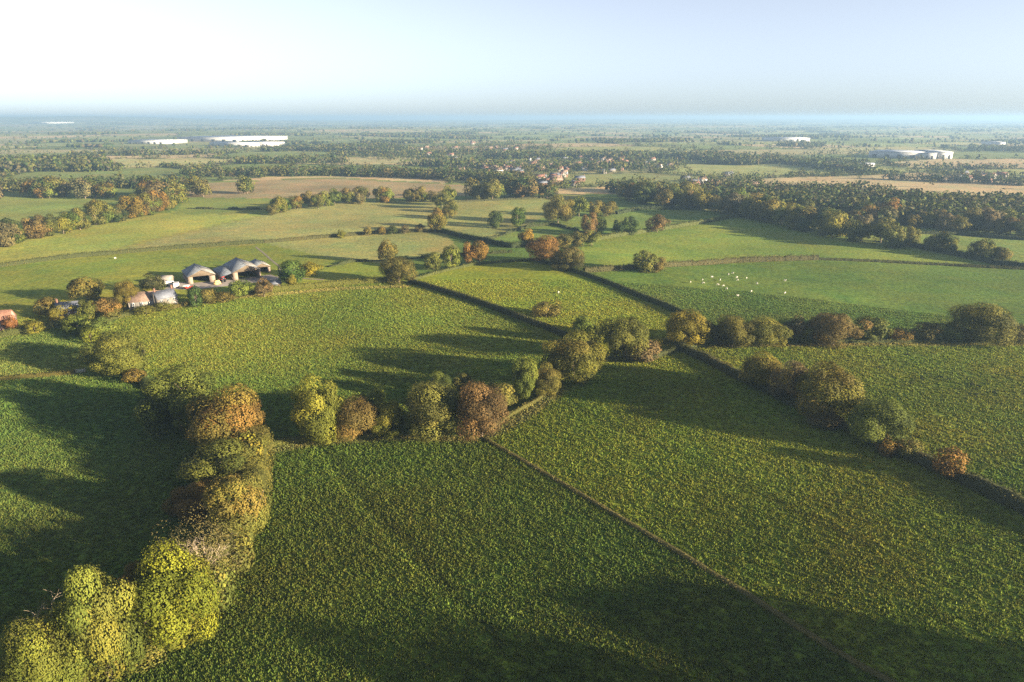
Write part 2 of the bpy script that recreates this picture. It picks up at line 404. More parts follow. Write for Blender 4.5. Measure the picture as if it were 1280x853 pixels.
GREEN = (.072, .092, .017); DARK = (.042, .068, .018); OLIVE = (.110, .106, .024); YG = (.125, .125, .018); YELLOW = (.19, .165, .016)
BROWN = (.115, .090, .032); ORANGE = (.150, .095, .022); GREY = (.105, .095, .046); RED = (.15, .065, .026); LIGHT = (.106, .122, .024)
COUNT = {'tree': 0}
def put_tree(name, p, h, wx, crown, trunk, colour, autumn, label, cat, group=None, rz=None):
    COUNT['tree'] += 1
    e = empty(name, (p[0], p[1], float(H(p[0], p[1])) - .05), random.uniform(0, 6.28) if rz is None else rz)
    t = obj('trunk', trunk, None, e); t.scale = (h, h, h)
    if crown is not None:
        c = obj('crown', crown, None, e); sxy = wx / .92
        c.scale = (sxy * random.uniform(.95, 1.05), sxy * random.uniform(.95, 1.05), h)
        j = [random.uniform(.88, 1.12) for _ in range(3)]; g = random.uniform(.92, 1.08)
        c.color = (colour[0] * j[0] * g, colour[1] * j[1] * g, colour[2] * j[2] * g, 1); c['autumn'] = float(autumn)
    tag(e, label, cat, group); return e
def T(box, colour, autumn, label, kind='tree', tier=None, name=None, group=None):
    """a tree or bush whose crown fills a box of photo pixels, stood on the terrain at its real distance and size"""
    u0, v0, u1, v1 = box; uc, vc = (u0 + u1) / 2, (v0 + v1) / 2
    d = ray(uc, vc); th = math.atan2(-d[2], math.hypot(d[0], d[1]))
    p, z = P(uc, vc, 5.0)
    for _ in range(4):
        a = (u1 - u0) / FPX * z / 2; E = (v1 - v0) / FPX * z / 2
        bb = math.sqrt(max(E * E - (a * math.sin(th)) ** 2, (.55 * a) ** 2)) / math.cos(th)
        sk = .03 if kind != 'bush' else 0.0
        h = 2 * bb / (1 - sk); p, z = P(uc, vc, h * (sk + (1 - sk) / 2))
    h *= 1.03; wx = 2 * a * 1.06
    if kind == 'bush': cr = random.choice(BUSH)
    elif kind == 'bare': cr = random.choice(SPARSE)
    else: cr = random.choice(HI if (tier == 'hi' or (tier is None and v1 - v0 > 32)) else MID)
    tk = random.choice(BARE) if kind == 'bare' else random.choice(TR)
    nm = name or {'tree': 'broadleaf_tree', 'bush': 'bush', 'bare': 'bare_tree'}[kind]
    return put_tree(nm, p, h, wx, cr, tk, colour, autumn, label, 'bush' if kind == 'bush' else 'tree', group)

# the row down to the camera's left, between the dark clover field and the shaded pasture
T((18, 782, 92, 884), YG, .2, 'yellow-green tree at the foot of the tall row, dead stag-headed tree above it', tier='hi')
T((84, 715, 164, 852), (.122, .126, .02), .25, 'tallest light green tree of the row, between dead tree and bare trunk', tier='hi')
T((166, 697, 256, 812), (.150, .138, .016), .1, 'brightest yellow leafy tree in the tall row', tier='hi')
T((198, 648, 290, 752), GREY, .3, 'half bare brownish tree with pale branches beside the brightest yellow tree', 'bare')
T((214, 604, 268, 648), (.125, .09, .026), .3, 'low orange-brown tree leaning out over the shaded pasture', tier='hi')
T((254, 588, 330, 678), OLIVE, .55, 'olive tree with orange-brown tips in the middle of the tall row', tier='hi')
T((237, 545, 328, 608), GREEN, .15, 'broad green tree below the red-topped tree at the hedge corner', tier='hi')
T((244, 490, 325, 573), OLIVE, 1.0, 'tall tree with red-orange top where the hedges meet', tier='hi')
T((180, 462, 262, 540), GREEN, .05, 'wide dark green oak standing above the red-topped tree', tier='hi')
T((112, 419, 172, 468), LIGHT, .1, 'big light green oak by the crooked fence corner', tier='hi')
T((38, 757, 94, 862), GREY, .2, 'dead stag-headed tree with pale forked branches in the tall row', 'bare')
T((148, 722, 188, 818), BROWN, .4, 'thin bare-trunked tree between two yellow-green trees', 'bare')
T((160, 700, 196, 770), BROWN, .5, 'small rust-leaved tree tucked against the brightest yellow tree')
T((158, 461, 179, 479), (.13, .10, .025), .3, 'small orange bush below the big light green oak', 'bush')
for (bx, cl, au, lb) in [((112, 806, 158, 862), YG, .3, 'yellow-green bush under the tallest light green tree'), ((148, 786, 200, 832), OLIVE, .4, 'olive bush at the foot of the thin bare-trunked tree'),
        ((196, 752, 250, 806), YG, .2, 'yellow bush at the foot of the brightest yellow tree'), ((236, 704, 288, 766), OLIVE, .4, 'olive bush under the half bare brownish tree'),
        ((262, 660, 312, 716), OLIVE, .5, 'brown-olive bush below the olive tree with orange-brown tips'), ((200, 678, 246, 724), GREY, .4, 'grey-leaved bush behind the half bare brownish tree'),
        ((282, 600, 330, 650), LIGHT, .3, 'light green bush beside the olive tree with orange-brown tips'), ((286, 545, 330, 596), YG, .3, 'yellow-green bush at the hedge corner under the red-topped tree'),
        ((60, 800, 112, 872), GREEN, .3, 'green bush between the dead tree and the tallest tree'), ((228, 566, 276, 610), GREEN, .4, 'green bush on the shaded side under the red-topped tree')]:
    T(bx, cl, au, lb, 'bush')
# the hedge across the middle
T((369, 475, 427, 551), (.118, .125, .022), .1, 'upright light green tree alone at the bend of the middle hedge', tier='hi')
T((418, 498, 470, 548), BROWN, .6, 'brown-leaved thorn tree beside the upright light green tree', tier='hi')
T((462, 502, 503, 546), YG, .2, 'low yellow-green thorn tree right of the brown-leaved thorn', tier='hi')
T((452, 487, 482, 514), GREEN, .1, 'small green tree rising behind the brown-leaved thorn')
T((508, 482, 582, 544), OLIVE, .25, 'wide olive tree at the hedge corner touching the russet tree', tier='hi')
T((572, 484, 632, 547), (.108, .080, .036), .2, 'round russet tree at the head of the ditch', tier='hi')
T((538, 467, 563, 500), GREEN, .1, 'small upright green tree behind the wide olive tree')
T((568, 465, 589, 490), OLIVE, .2, 'small olive tree behind the round russet tree')
T((598, 480, 645, 512), OLIVE, .2, 'low olive thorn between russet tree and pale green tree')
T((640, 447, 674, 496), LIGHT, .0, 'pale green upright tree next to the great yellow-olive oak', tier='hi')
T((667, 457, 699, 493), OLIVE, .3, 'olive thorn tree at the foot of the great yellow-olive oak')
T((685, 419, 751, 475), (.105, .095, .016), .35, 'great yellow-olive oak where the middle hedge turns', tier='hi')
T((756, 396, 806, 449), (.10, .102, .02), .1, 'tall dark olive tree beside the bright yellow clipped hedge', tier='hi')
T((786, 427, 823, 452), GREY, .4, 'grey-brown bush at the foot of the tall dark olive tree', 'bush')
T((718, 397, 741, 426), GREEN, .05, 'small dark green tree at the end of the long clipped hedge')
T((735, 405, 758, 429), LIGHT, .0, 'small pale green tree at the end of the long clipped hedge')
T((666, 375, 700, 397), OLIVE, .4, 'olive thorn bush growing out of the long clipped hedge', 'bush')
T((834, 392, 882, 432), YG, .15, 'yellow-green tree at the lower end of the straight dark hedge', tier='hi')
# the row along the foot of the sheep field
T((895, 398, 938, 435), (.112, .112, .022), .1, 'olive tree, one of a joined pair below the sheep', tier='hi', group='joined olive pair below the sheep')
T((930, 400, 977, 434), (.112, .112, .022), .1, 'olive tree, one of a joined pair below the sheep', tier='hi', group='joined olive pair below the sheep')
T((982, 398, 1007, 427), GREY, .3, 'thin grey-brown tree between the olive pair and the russet oak')
T((1002, 410, 1021, 431), LIGHT, .1, 'light green bush against the russet oak', 'bush')
T((1018, 391, 1070, 432), BROWN, .6, 'russet-crowned oak at the foot of the sheep field', tier='hi')
T((1071, 397, 1108, 427), GREEN, .05, 'dark green tree next to the russet-crowned oak')
T((1113, 410, 1140, 427), ORANGE, .4, 'small orange bush between green tree and brown bushes', 'bush')
T((1144, 404, 1171, 427), BROWN, .4, 'brown bush beside the big spreading green oak row', 'bush')
T((1166, 405, 1193, 427), OLIVE, .2, 'olive bush next to the big spreading green oak', 'bush')
T((1200, 382, 1260, 429), (.076, .092, .016), .05, 'big spreading green oak at the foot of the sheep field', tier='hi')
T((1253, 406, 1287, 429), BROWN, .3, 'brown-green bush on the far side of the spreading oak', 'bush')
# the hedge running down to the right
T((929, 445, 974, 486), (.112, .108, .020), .5, 'rounded olive tree with orange top, first along the shaded hedge', tier='hi')
T((970, 454, 1016, 503), GREY, .5, 'grey-brown tree leaning on the orange-tinted oak', tier='hi')
T((997, 456, 1066, 523), (.118, .100, .018), .55, 'dense orange-tinted round oak, largest on the shaded hedge', tier='hi')
T((1064, 501, 1130, 553), (.074, .086, .014), .05, 'dark green round oak below the orange-tinted oak', tier='hi')
T((1096, 544, 1124, 569), ORANGE, .4, 'low orange thorn bush under the dark green round oak', 'bush')
T((1120, 548, 1148, 572), OLIVE, .5, 'low olive thorn bush under the dark green round oak', 'bush')
T((1171, 562, 1202, 598), ORANGE, .4, 'upright orange bush standing in the shaded hedge', 'bush')
T((1012, 512, 1045, 535), GREY, .3, 'grey bramble bush under the orange-tinted oak', 'bush')
# farm and cottages
T((88, 348, 125, 376), OLIVE, .2, 'wide olive tree on the pasture side of the cottages')
T((145, 354, 169, 384), (.105, .1, .02), .2, 'tall yellow-olive tree at the end of the farmhouse', tier='hi')
T((176, 343, 203, 365), (.062, .065, .022), .1, 'round dark olive tree behind the farmhouse')
T((175, 361, 192, 371), YELLOW, .0, 'bright yellow garden bush behind the farmhouse roof', 'bush')
T((45, 373, 69, 393), OLIVE, .4, 'olive tree at the pasture edge beside the blue-roofed cottage')
T((71, 376, 96, 393), YELLOW, .1, 'yellow tree overhanging the blue-roofed cottage')
T((62, 386, 77, 401), YG, .0, 'small lime green tree at the gable of the blue-roofed cottage')
T((99, 375, 121, 399), LIGHT, .1, 'light green garden tree between cottage and farmhouse')
T((119, 374, 147, 396), BROWN, .6, 'rust-brown garden tree between cottage and farmhouse')
T((5, 396, 21, 415), RED, .4, 'small red-leaved tree against the pink cottage')
T((33, 402, 51, 417), YG, .2, 'small yellow-green tree in the hedge by the pink cottage')
T((81, 394, 109, 416), GREEN, .1, 'green tree in front of the blue-roofed cottage')
T((104, 396, 137, 420), LIGHT, .1, 'wide light green tree below the rust-brown garden tree')
T((102, 411, 122, 428), YG, .0, 'small lime tree above the big light green oak')
T((130, 384, 150, 398), OLIVE, .2, 'olive garden bush below the rust-brown tree', 'bush')
T((196, 378, 214, 388), LIGHT, .0, 'light green bush under the farmhouse wall', 'bush')
T((172, 384, 192, 391), OLIVE, .2, 'low olive shrubs before the long farmhouse roof', 'bush')
T((235, 359, 251, 384), DARK, .0, 'dark green upright tree in front of the near barn')
T((247, 362, 270, 380), OLIVE, .2, 'olive bush tree in front of the near barn')
T((288, 351, 312, 371), LIGHT, .05, 'round light green tree in front of the big barn')
T((319, 350, 340, 371), GREY, .4, 'grey-brown tree in front of the big barn')
T((358, 345, 370, 360), YG, .1, 'small yellow-green tree beside the garden shed')
T((374, 329, 399, 346), YELLOW, .0, 'bright golden tree at the back of the farmyard')
T((349, 326, 378, 354), DARK, .1, 'dark tree shading the back of the farmyard')
T((268, 366, 290, 378), OLIVE, .3, 'low olive bush in the farm hedge', 'bush')
# upper middle
T((473, 302, 495, 329), OLIVE, .2, 'slim olive tree above the corner oak of the big pasture')
T((481, 321, 515, 354), (.098, .095, .022), .2, 'yellow-olive corner oak at the top of the big pasture', tier='hi')
T((531, 316, 552, 337), LIGHT, .0, 'small round lime tree on the hill field hedge', group=None)
T((553, 309, 574, 335), LIGHT, .1, 'taller lime-green tree on the hill field hedge')
T((578, 305, 596, 329), ORANGE, .3, 'orange tree, one of an autumn pair on the hill field hedge', group='orange pair on the hill field hedge')
T((590, 303, 609, 328), ORANGE, .4, 'orange tree, one of an autumn pair on the hill field hedge', group='orange pair on the hill field hedge')
T((649, 288, 667, 307), (.2, .125, .02), .2, 'small golden tree at the copse above the hill field')
T((662, 297, 697, 327), (.115, .078, .026), .6, 'russet tree leading the copse above the hill field', tier='hi')
T((689, 307, 727, 337), (.07, .068, .024), .2, 'dark olive tree at the end of the copse by the straight dark hedge', tier='hi')
T((693, 294, 714, 311), OLIVE, .3, 'olive tree behind the dark olive copse tree')
T((712, 289, 733, 308), OLIVE, .2, 'olive thorn, one of two at the copse edge', group='two thorns at the copse edge')
T((730, 289, 750, 307), OLIVE, .3, 'olive thorn, one of two at the copse edge', group='two thorns at the copse edge')
T((728, 268, 746, 294), BROWN, .3, 'brownish twin-crowned tree on the lane hedge')
T((742, 272, 757, 292), GREEN, .1, 'dark green small tree next to the twin-crowned tree')
T((681, 246, 714, 278), OLIVE, .3, 'broad olive tree heading the round copse in the valley', tier='hi')
T((711, 248, 737, 270), LIGHT, .0, 'lime-green tree in the middle of the round copse')
T((735, 252, 753, 270), OLIVE, .2, 'olive tree closing the round copse', group='olive trees closing the round copse')
T((750, 253, 770, 270), OLIVE, .2, 'olive tree closing the round copse', group='olive trees closing the round copse')
T((766, 276, 782, 294), DARK, .0, 'smaller of two dark green trees on the lane hedge')
T((778, 271, 798, 293), DARK, .0, 'larger of two dark green trees on the lane hedge')
T((811, 270, 833, 290), BROWN, .4, 'brown tree alone on the lane hedge')
T((611, 265, 627, 284), DARK, .0, 'small dark tree alone in the pale valley field')
T((639, 261, 657, 283), GREEN, .0, 'upright green tree alone in the pale valley field')
T((794, 313, 820, 340), OLIVE, .2, 'olive tree with lopsided crown on the hedge above the sheep')
T((812, 323, 832, 340), OLIVE, .3, 'small olive tree leaning on the lopsided tree')

# tall trees outside the view to the right, whose shadows cross the near field
for (u, v, h) in [(765, 746, 23), (800, 772, 22), (850, 768, 20), (545, 838, 24), (640, 852, 22), (700, 846, 23), (900, 800, 21), (1010, 800, 15)]:
    q = P(u, v)[0]; L = (h * .9 + float(H(q[0] + 4.1 * h, q[1] - 1.4 * h)) - q[2]) / math.tan(SUN_EL); x, y = q[0] + L * math.sin(SUN_AZ), q[1] + L * math.cos(SUN_AZ)
    put_tree('broadleaf_tree', (x, y), h, h * .85, random.choice(HI), random.choice(TR), OLIVE, .3, 'tall olive tree of the line along the lane behind the near field', 'tree', 'trees along the lane behind the near field')

# belts of trees across the valley, each tree a copy with its own size, turn and colour
BELTPAL = [OLIVE, OLIVE, GREEN, GREEN, DARK, LIGHT, GREY, BROWN, YG, ORANGE]
def belt(pts, n, hpx, label, group, rows=1, spread=5.0, bias=None, seed=0):
    r = random.Random(seed); w = PL(pts); w = resample(w, 1.0)
    for k in range(n):
        i = min(len(w) - 1, max(0, int((k + r.uniform(.1, .9)) / n * len(w))))
        q = w[i] + np.array([r.gauss(0, spread), r.gauss(0, spread * 1.6)])
        z = math.hypot(q[0], q[1]); h = hpx / FPX * z * r.uniform(.72, 1.25); h = min(max(h, 6.0), 20.0)
        col = r.choice(bias or BELTPAL); j = r.uniform(.85, 1.15)
        nm = {OLIVE: 'olive', GREEN: 'mid-green', DARK: 'dark green', LIGHT: 'light green', GREY: 'grey-brown', BROWN: 'brown', YG: 'yellow-green', ORANGE: 'orange'}[col]
        lab = ('tall ' if h > 1.08 * hpx / FPX * z else 'low ' if h < .86 * hpx / FPX * z else '') + nm + ' ' + label
        put_tree('broadleaf_tree', q, h, h * r.uniform(.8, 1.2), r.choice(MID if z < 700 else LOW), r.choice(TR), tuple(c * j for c in col), r.uniform(0, .5), lab, 'tree', group)
belt([(-30, 314), (30, 301), (100, 287), (160, 273), (215, 260)], 30, 19, 'tree in the diagonal belt between two pale green fields', 'diagonal belt of trees', seed=1, spread=4)
belt([(195, 260), (240, 248), (290, 243)], 12, 20, 'tree in the dense copse at the top of the diagonal belt', 'copse above the diagonal belt', seed=2, spread=10)
belt([(0, 249), (80, 247), (200, 246)], 20, 17, 'tree in the dark wood edge behind the far green field', 'wood edge behind the far green field', seed=3, spread=9)
belt([(333, 270), (370, 262), (420, 256), (480, 253), (556, 251)], 28, 15, 'tree in the line below the brown ploughed field', 'tree line below the ploughed field', seed=4, spread=4)
belt([(548, 292), (553, 272), (560, 255)], 7, 18, 'tree in the short row beside the stubble field', 'short row beside the stubble field', seed=5, spread=3)
belt([(590, 249), (640, 248), (682, 246)], 14, 21, 'tree in the round-topped clump beyond the valley field', 'clump beyond the valley field', seed=6, spread=8)
belt([(770, 249), (850, 258), (930, 270), (1000, 280)], 34, 21, 'tree in the dense wood along the top of the green slope', 'wood along the green slope', seed=7, spread=10)
belt([(940, 272), (1000, 288), (1060, 300), (1118, 306)], 24, 22, 'tree in the leafy belt at the corner of the green slope', 'belt at the corner of the green slope', seed=8, spread=5, bias=[OLIVE, GREEN, YG, OLIVE, DARK])
belt([(1010, 275), (1120, 283), (1200, 288), (1310, 297)], 34, 18, 'tree in the long dark wood beyond the right-hand pasture', 'long dark wood', seed=9, spread=9)
belt([(1125, 309), (1160, 313), (1210, 320), (1262, 330)], 9, 17, 'tree in the thin line running down past the sheep field hedge', 'thin line past the sheep field', seed=10, spread=2)
belt([(425, 298), (470, 294), (540, 291)], 6, 8, 'small tree in the hedge above the pale stubble', 'small trees above the pale stubble', seed=11, spread=1.5)

# ------------------------------------------------------------------ hedges
def hedge(pts, w, h, colour, label, autumn=.2, leaf=.35, rough=.25, name='hedge', cat='hedge', group=None, cover=1.1, gaps=0.0):
    r = np.random.default_rng(abs(hash(tuple(pts[0]))) % 10000)
    line = PL(pts, 1.0); n = len(line)
    tg = np.gradient(line, axis=0); tg /= np.linalg.norm(tg, axis=1, keepdims=True); nm = np.stack([-tg[:, 1], tg[:, 0]], 1)
    s = np.arange(n) * 1.0
    hh = h * (1 + rough * 2.2 * (fbm(s / 6.0, s * 0 + 3.3, 5) - .45) + rough * .8 * (vnoise(s / 1.7, s * 0, 8) - .5))
    ww = w * (1 + rough * 1.2 * (fbm(s / 5.0, s * 0 + 9.1, 6) - .45))
    if gaps: hh = np.where(fbm(s / 9.0, s * 0 + 1.7, 33) < gaps, h * .35, hh)
    per = 2 * h + w; cnt = int(per * n * cover / (leaf * leaf) * .75)
    k = r.uniform(0, n - 1.001, cnt); i = k.astype(int); f = (k - i)[:, None]
    c = line[i] * (1 - f) + line[i + 1] * f; m = nm[i]
    a = r.uniform(-.12, math.pi + .12, cnt)                               # round the section: side, top, side
    ca, sa = np.cos(a), np.sin(a); q = 1.0 / np.maximum(np.abs(ca) ** 3 + np.abs(sa) ** 3, 1e-6) ** (1 / 3)
    jit = r.uniform(.82, 1.10, cnt)
    off = ca * q * ww[i] * .5 * jit; zz = np.clip(sa * q, 0, 2) * hh[i] * jit
    xy = c + m * off[:, None]; cen = np.column_stack([xy, H(xy[:, 0], xy[:, 1]) + np.maximum(zz, .05)])
    nr = np.column_stack([m * ca[:, None], sa]) + r.normal(size=(cnt, 3)) * .45
    v, fc = quads(cen, nr, leaf * r.uniform(.6, 1.4, cnt), r)
    tint = np.clip(.5 + .7 * (fbm(k / 3.0, k * 0 + off, 12) - .47) + r.normal(size=cnt) * .15, 0, 1)
    turn = np.clip(2.2 * (fbm(k / 11.0, k * 0 + 2.0, 40) - .42) + .12 * r.normal(size=cnt), 0, 1)
    # solid core in a dark leaf tint, closing the gaps
    sec = np.array([(-.36, 0), (-.36, .72), (0, .84), (.36, .72), (.36, 0)])
    cv = np.concatenate([np.column_stack([line + nm * (sx * ww)[:, None], H(*(line + nm * (sx * ww)[:, None]).T) + sz * hh]) for sx, sz in sec])
    ii = np.arange(n - 1); cf = np.concatenate([np.stack([q_ * n + ii, q_ * n + ii + 1, (q_ + 1) * n + ii + 1, (q_ + 1) * n + ii], 1) for q_ in range(4)])
    nv = len(v); V = np.concatenate([v, cv]); Fc = np.concatenate([fc, cf + nv])
    me = mesh_np(name, V, Fc)
    set_float(me, 'tint', np.concatenate([np.repeat(tint, 4), np.full(len(cv), .15)])); set_float(me, 'turn', np.concatenate([np.repeat(turn, 4), np.zeros(len(cv))]))
    o = obj(name, me, M_leaf); o.color = (*colour, 1); o['autumn'] = float(autumn); tag(o, label, cat, group); return o

HG = (.060, .078, .022)
hedge([(512, 353), (560, 367), (620, 387), (680, 410), (745, 437)], 2.6, 2.3, (.062, .066, .024), 'long clipped dark hedge dividing the big pasture from the hill field', .35, .38, .12)
hedge([(672, 327), (720, 341), (770, 359), (830, 383), (893, 413)], 2.6, 2.3, (.055, .068, .022), 'straight dark clipped hedge between hill field and sheep field', .25, .40, .10)
hedge([(848, 436), (880, 450), (925, 474), (985, 503), (1060, 538), (1120, 566), (1180, 592), (1290, 645), (1400, 700)], 3.4, 2.8, (.066, .066, .024), 'shaded overgrown hedge running down to the lane', .45, .34, .35)
hedge([(328, 560), (360, 553), (400, 551), (450, 548), (505, 544)], 2.4, 1.7, (.115, .115, .026), 'low olive hedge between red-topped tree and thorn trees', .2, .30, .35)
hedge([(610, 538), (640, 519), (670, 502), (700, 482)], 1.6, 1.2, (.12, .11, .03), 'low bramble hedge on the bank below the great oak', .4, .30, .5)
hedge([(720, 462), (745, 452), (780, 451), (815, 449), (850, 437)], 2.2, 1.6, (.07, .075, .025), 'scrubby hedge between great oak and tall dark olive tree', .3, .32, .5)
hedge([(800, 434), (818, 431), (838, 428)], 2.6, 2.2, (.21, .18, .018), 'bright yellow clipped hedge beside tall dark olive tree', .0, .34, .15)
hedge([(850, 437), (900, 430), (960, 429), (1040, 429), (1130, 428), (1220, 429), (1330, 430)], 2.2, 1.5, (.078, .088, .026), 'low trimmed hedge under the row of trees below the sheep', .25, .40, .2)
hedge([(730, 341), (770, 338), (815, 335), (860, 332), (920, 328), (980, 326), (1022, 325)], 3.0, 3.0, (.095, .085, .034), 'bushy brown-green hedge along the top of the sheep field', .45, .5, .3)
hedge([(1022, 325), (1100, 328), (1180, 332), (1300, 338)], 2.2, 1.6, (.07, .075, .028), 'thin low hedge continuing the top of the sheep field', .3, .5, .2)
hedge([(735, 303), (765, 297), (800, 292), (850, 284), (900, 275), (930, 270)], 3.4, 3.0, (.105, .115, .036), 'light olive hedge along the lane above the green slope', .2, .55, .3)
hedge([(1118, 303), (1160, 313), (1200, 321), (1250, 332), (1300, 338)], 3.5, 3.6, (.05, .06, .024), 'dark diagonal hedge descending to the sheep field corner', .25, .55, .25)
hedge([(-40, 341), (0, 334), (60, 326), (130, 319), (210, 312), (330, 304)], 3.0, 2.6, (.075, .082, .030), 'long bushy hedge behind the farm pasture', .4, .5, .3)
hedge([(330, 304), (400, 298), (480, 291), (550, 290)], 3.0, 2.4, (.085, .08, .032), 'brown-green hedge between pale stubble fields', .4, .5, .35)
hedge([(550, 290), (580, 298), (610, 304), (640, 310), (668, 307)], 3.6, 3.4, (.045, .06, .022), 'dark hedge curling down to the copse above the hill field', .1, .5, .25)
hedge([(515, 351), (550, 341), (590, 332), (630, 328), (672, 326)], 2.0, 1.5, (.09, .098, .028), 'low grassy hedge along the crest of the hill field', .2, .45, .4)
hedge([(410, 334), (440, 328), (480, 326), (540, 322), (600, 318), (640, 316)], 2.2, 1.8, (.06, .07, .026), 'low dark hedge above the lime trees', .3, .45, .4, gaps=.42)
hedge([(340, 364), (370, 361), (405, 358), (440, 355), (490, 352)], 3.0, 2.6, (.13, .125, .026), 'yellow-olive hedge between farm and big pasture', .2, .42, .35)
hedge([(200, 388), (240, 381), (280, 374), (320, 368), (340, 365)], 2.6, 1.9, (.12, .098, .03), 'rusty garden hedge along the farm frontage', .4, .38, .4)
hedge([(125, 408), (140, 399), (165, 393), (200, 388)], 2.4, 1.4, (.085, .09, .028), 'low garden hedge before the farmhouse', .3, .36, .5)
hedge([(-30, 426), (0, 421), (40, 414), (70, 409), (100, 404)], 3.0, 2.6, (.085, .09, .026), 'garden hedge below the pink cottage', .25, .4, .4)
hedge([(-40, 480), (0, 475), (50, 471), (94, 467)], 1.6, 1.3, (.125, .105, .028), 'low tawny hedge leading to the white field gate', .35, .3, .3)
hedge([(120, 412), (128, 422), (140, 440), (160, 462), (200, 498), (260, 540)], 3.0, 2.0, (.06, .075, .022), 'shady hedge under the oaks between gate and red-topped tree', .3, .34, .5)
hedge([(30, 868), (110, 855), (180, 815), (245, 765), (290, 700), (318, 640), (328, 565)], 6.0, 8.0, (.098, .094, .022), 'tangled hedge raised for its shadow along the foot of the tall row', .4, .28, .45)  # height raised so its shadow covers the pasture
hedge([(235, 261), (280, 262), (335, 262)], 3.0, 2.2, (.06, .07, .03), 'far hedge below the copse of the diagonal belt', .3, .7, .4, gaps=.45)
hedge([(560, 254), (620, 251), (690, 247)], 2.6, 2.0, (.08, .08, .035), 'far hedge at the back of the pale valley field', .3, .8, .3)
hedge([(600, 303), (660, 284), (690, 281), (735, 292)], 2.6, 2.0, (.055, .065, .025), 'dark hedge in the valley between alone-standing trees and copse', .2, .6, .35, gaps=.4)
hedge([(770, 268), (800, 262), (880, 262)], 4.0, 3.0, (.05, .065, .028), 'far dark hedge under the dense wood', .2, .8, .3)
hedge([(1140, 292), (1200, 294), (1290, 301)], 3.0, 2.4, (.065, .075, .03), 'far hedge before the long dark wood', .3, .7, .3)
# rough grass bank along the ditch: stands proud and throws the dark line on the clover
hedge([(606, 549), (660, 580), (760, 639), (860, 698), (930, 741), (1000, 787), (1070, 830), (1160, 880)], 1.3, .45, (.15, .125, .045), 'low tawny grass bank of the ditch between two green fields', .1, .22, .3, 'grass_bank', 'bank', cover=1.3)
hedge([(175, 432), (181, 438), (179, 446), (168, 455)], .8, .9, (.075, .07, .03), 'crooked overgrown fence line by the big light green oak', .2, .26, .3, 'overgrown_fence', 'fence')

# ------------------------------------------------------------------ buildings
M_sheet = worn('fibre_cement_sheet', (.22, .20, .18), .6, .35, .75, stripe=('Y', 1.6))
M_sheet_shade = worn('shaded_roof_sheet', (.12, .135, .16), .6, .35, .7, stripe=('Y', 1.6))  # roof sheet darkened and blued as if out of the sun
M_block = worn('concrete_block', (.22, .17, .135), 1.2, .25, .9)
M_boards = worn('timber_boarding', (.15, .115, .08), 2.0, .35, .9, stripe=('X', 3.0))
M_stone = worn('limestone_wall', (.15, .135, .115), 2.2, .35, .9)
M_render = worn('pale_render', (.24, .22, .195), 1.2, .15, .85)
M_slate = worn('slate_roof', (.11, .12, .15), 1.5, .35, .6)
M_tile = worn('brown_tile_roof', (.19, .13, .10), 1.8, .35, .85)
M_redtile = worn('red_tile_roof', (.17, .085, .06), 1.8, .35, .85)
M_brick = worn('red_brick', (.15, .085, .06), 3.0, .3, .9)
M_glass = worn('window_glass', (.03, .04, .05), 1, .1, .15, spec=.6)
M_white = worn('white_paint', (.50, .49, .47), 1.5, .12, .55)
M_dark = worn('dark_steel', (.045, .048, .05), 2, .3, .6)
M_concrete = worn('yard_concrete', (.26, .225, .20), .35, .30, .9)
M_track = worn('gravel_track', (.18, .155, .10), .5, .3, .95)
M_white_sheet = worn('white_cladding', (.44, .44, .44), .05, .08, .5, stripe=('X', .6))
M_grey_roof = worn('pale_roof_sheet', (.40, .41, .43), .05, .12, .5)
M_light = worn('clear_roof_sheet', (.30, .31, .31), 1, .2, .5)
M_red = worn('red_paint', (.42, .05, .035), 2, .2, .45)
M_rubber = worn('rubber', (.025, .025, .025), 4, .2, .9)
M_straw = worn('straw', (.48, .34, .15), 5, .35, .95)
M_wool = worn('wool', (.50, .47, .41), 9, .15, .95)
M_post = worn('weathered_post', (.30, .25, .19), 5, .3, .9)

def box(c, s):
    c, s = np.array(c, float), np.array(s, float) / 2
    v = np.array([[x, y, z] for z in (-1, 1) for y in (-1, 1) for x in (-1, 1)]) * s + c
    f = np.array([[0, 2, 3, 1], [4, 5, 7, 6], [0, 1, 5, 4], [2, 6, 7, 3], [0, 4, 6, 2], [1, 3, 7, 5]])
    return v, f
def bm(name, parts): v, f = merge(parts); return mesh_np(name, v, f)
def slab(p0, p1, p2, p3, t):
    """a sheet through four corners with thickness t downwards"""
    a = np.array([p0, p1, p2, p3], float); n = np.cross(a[1] - a[0], a[3] - a[0]); n /= np.linalg.norm(n)
    if n[2] < 0: n = -n
    v = np.concatenate([a - n * t, a]); f = np.array([[0, 3, 2, 1], [4, 5, 6, 7], [0, 1, 5, 4], [1, 2, 6, 5], [2, 3, 7, 6], [3, 0, 4, 7]])
    return v, f
def gable(y, w, eave, ridge, t=.25):
    """pentagonal end wall at y, as quads with thickness"""
    a = [(-w, y, -1), (0, y, -1), (0, y, ridge), (-w, y, eave)]; b = [(0, y, -1), (w, y, -1), (w, y, eave), (0, y, ridge)]
    out = []
    for q in (a, b):
        q = np.array(q, float); v = np.concatenate([q, q + [0, t, 0]])
        out.append((v, np.array([[0, 1, 2, 3], [7, 6, 5, 4], [0, 4, 5, 1], [1, 5, 6, 2], [2, 6, 7, 3], [3, 7, 4, 0]])))
    return merge(out)
def frame_of(a, b):
    """centre, width and heading of a front wall whose foot runs between two photo pixels"""
    A, B = P(*a)[0], P(*b)[0]; d = B - A
    return (A + B) / 2, math.hypot(d[0], d[1]), math.atan2(d[1], d[0])

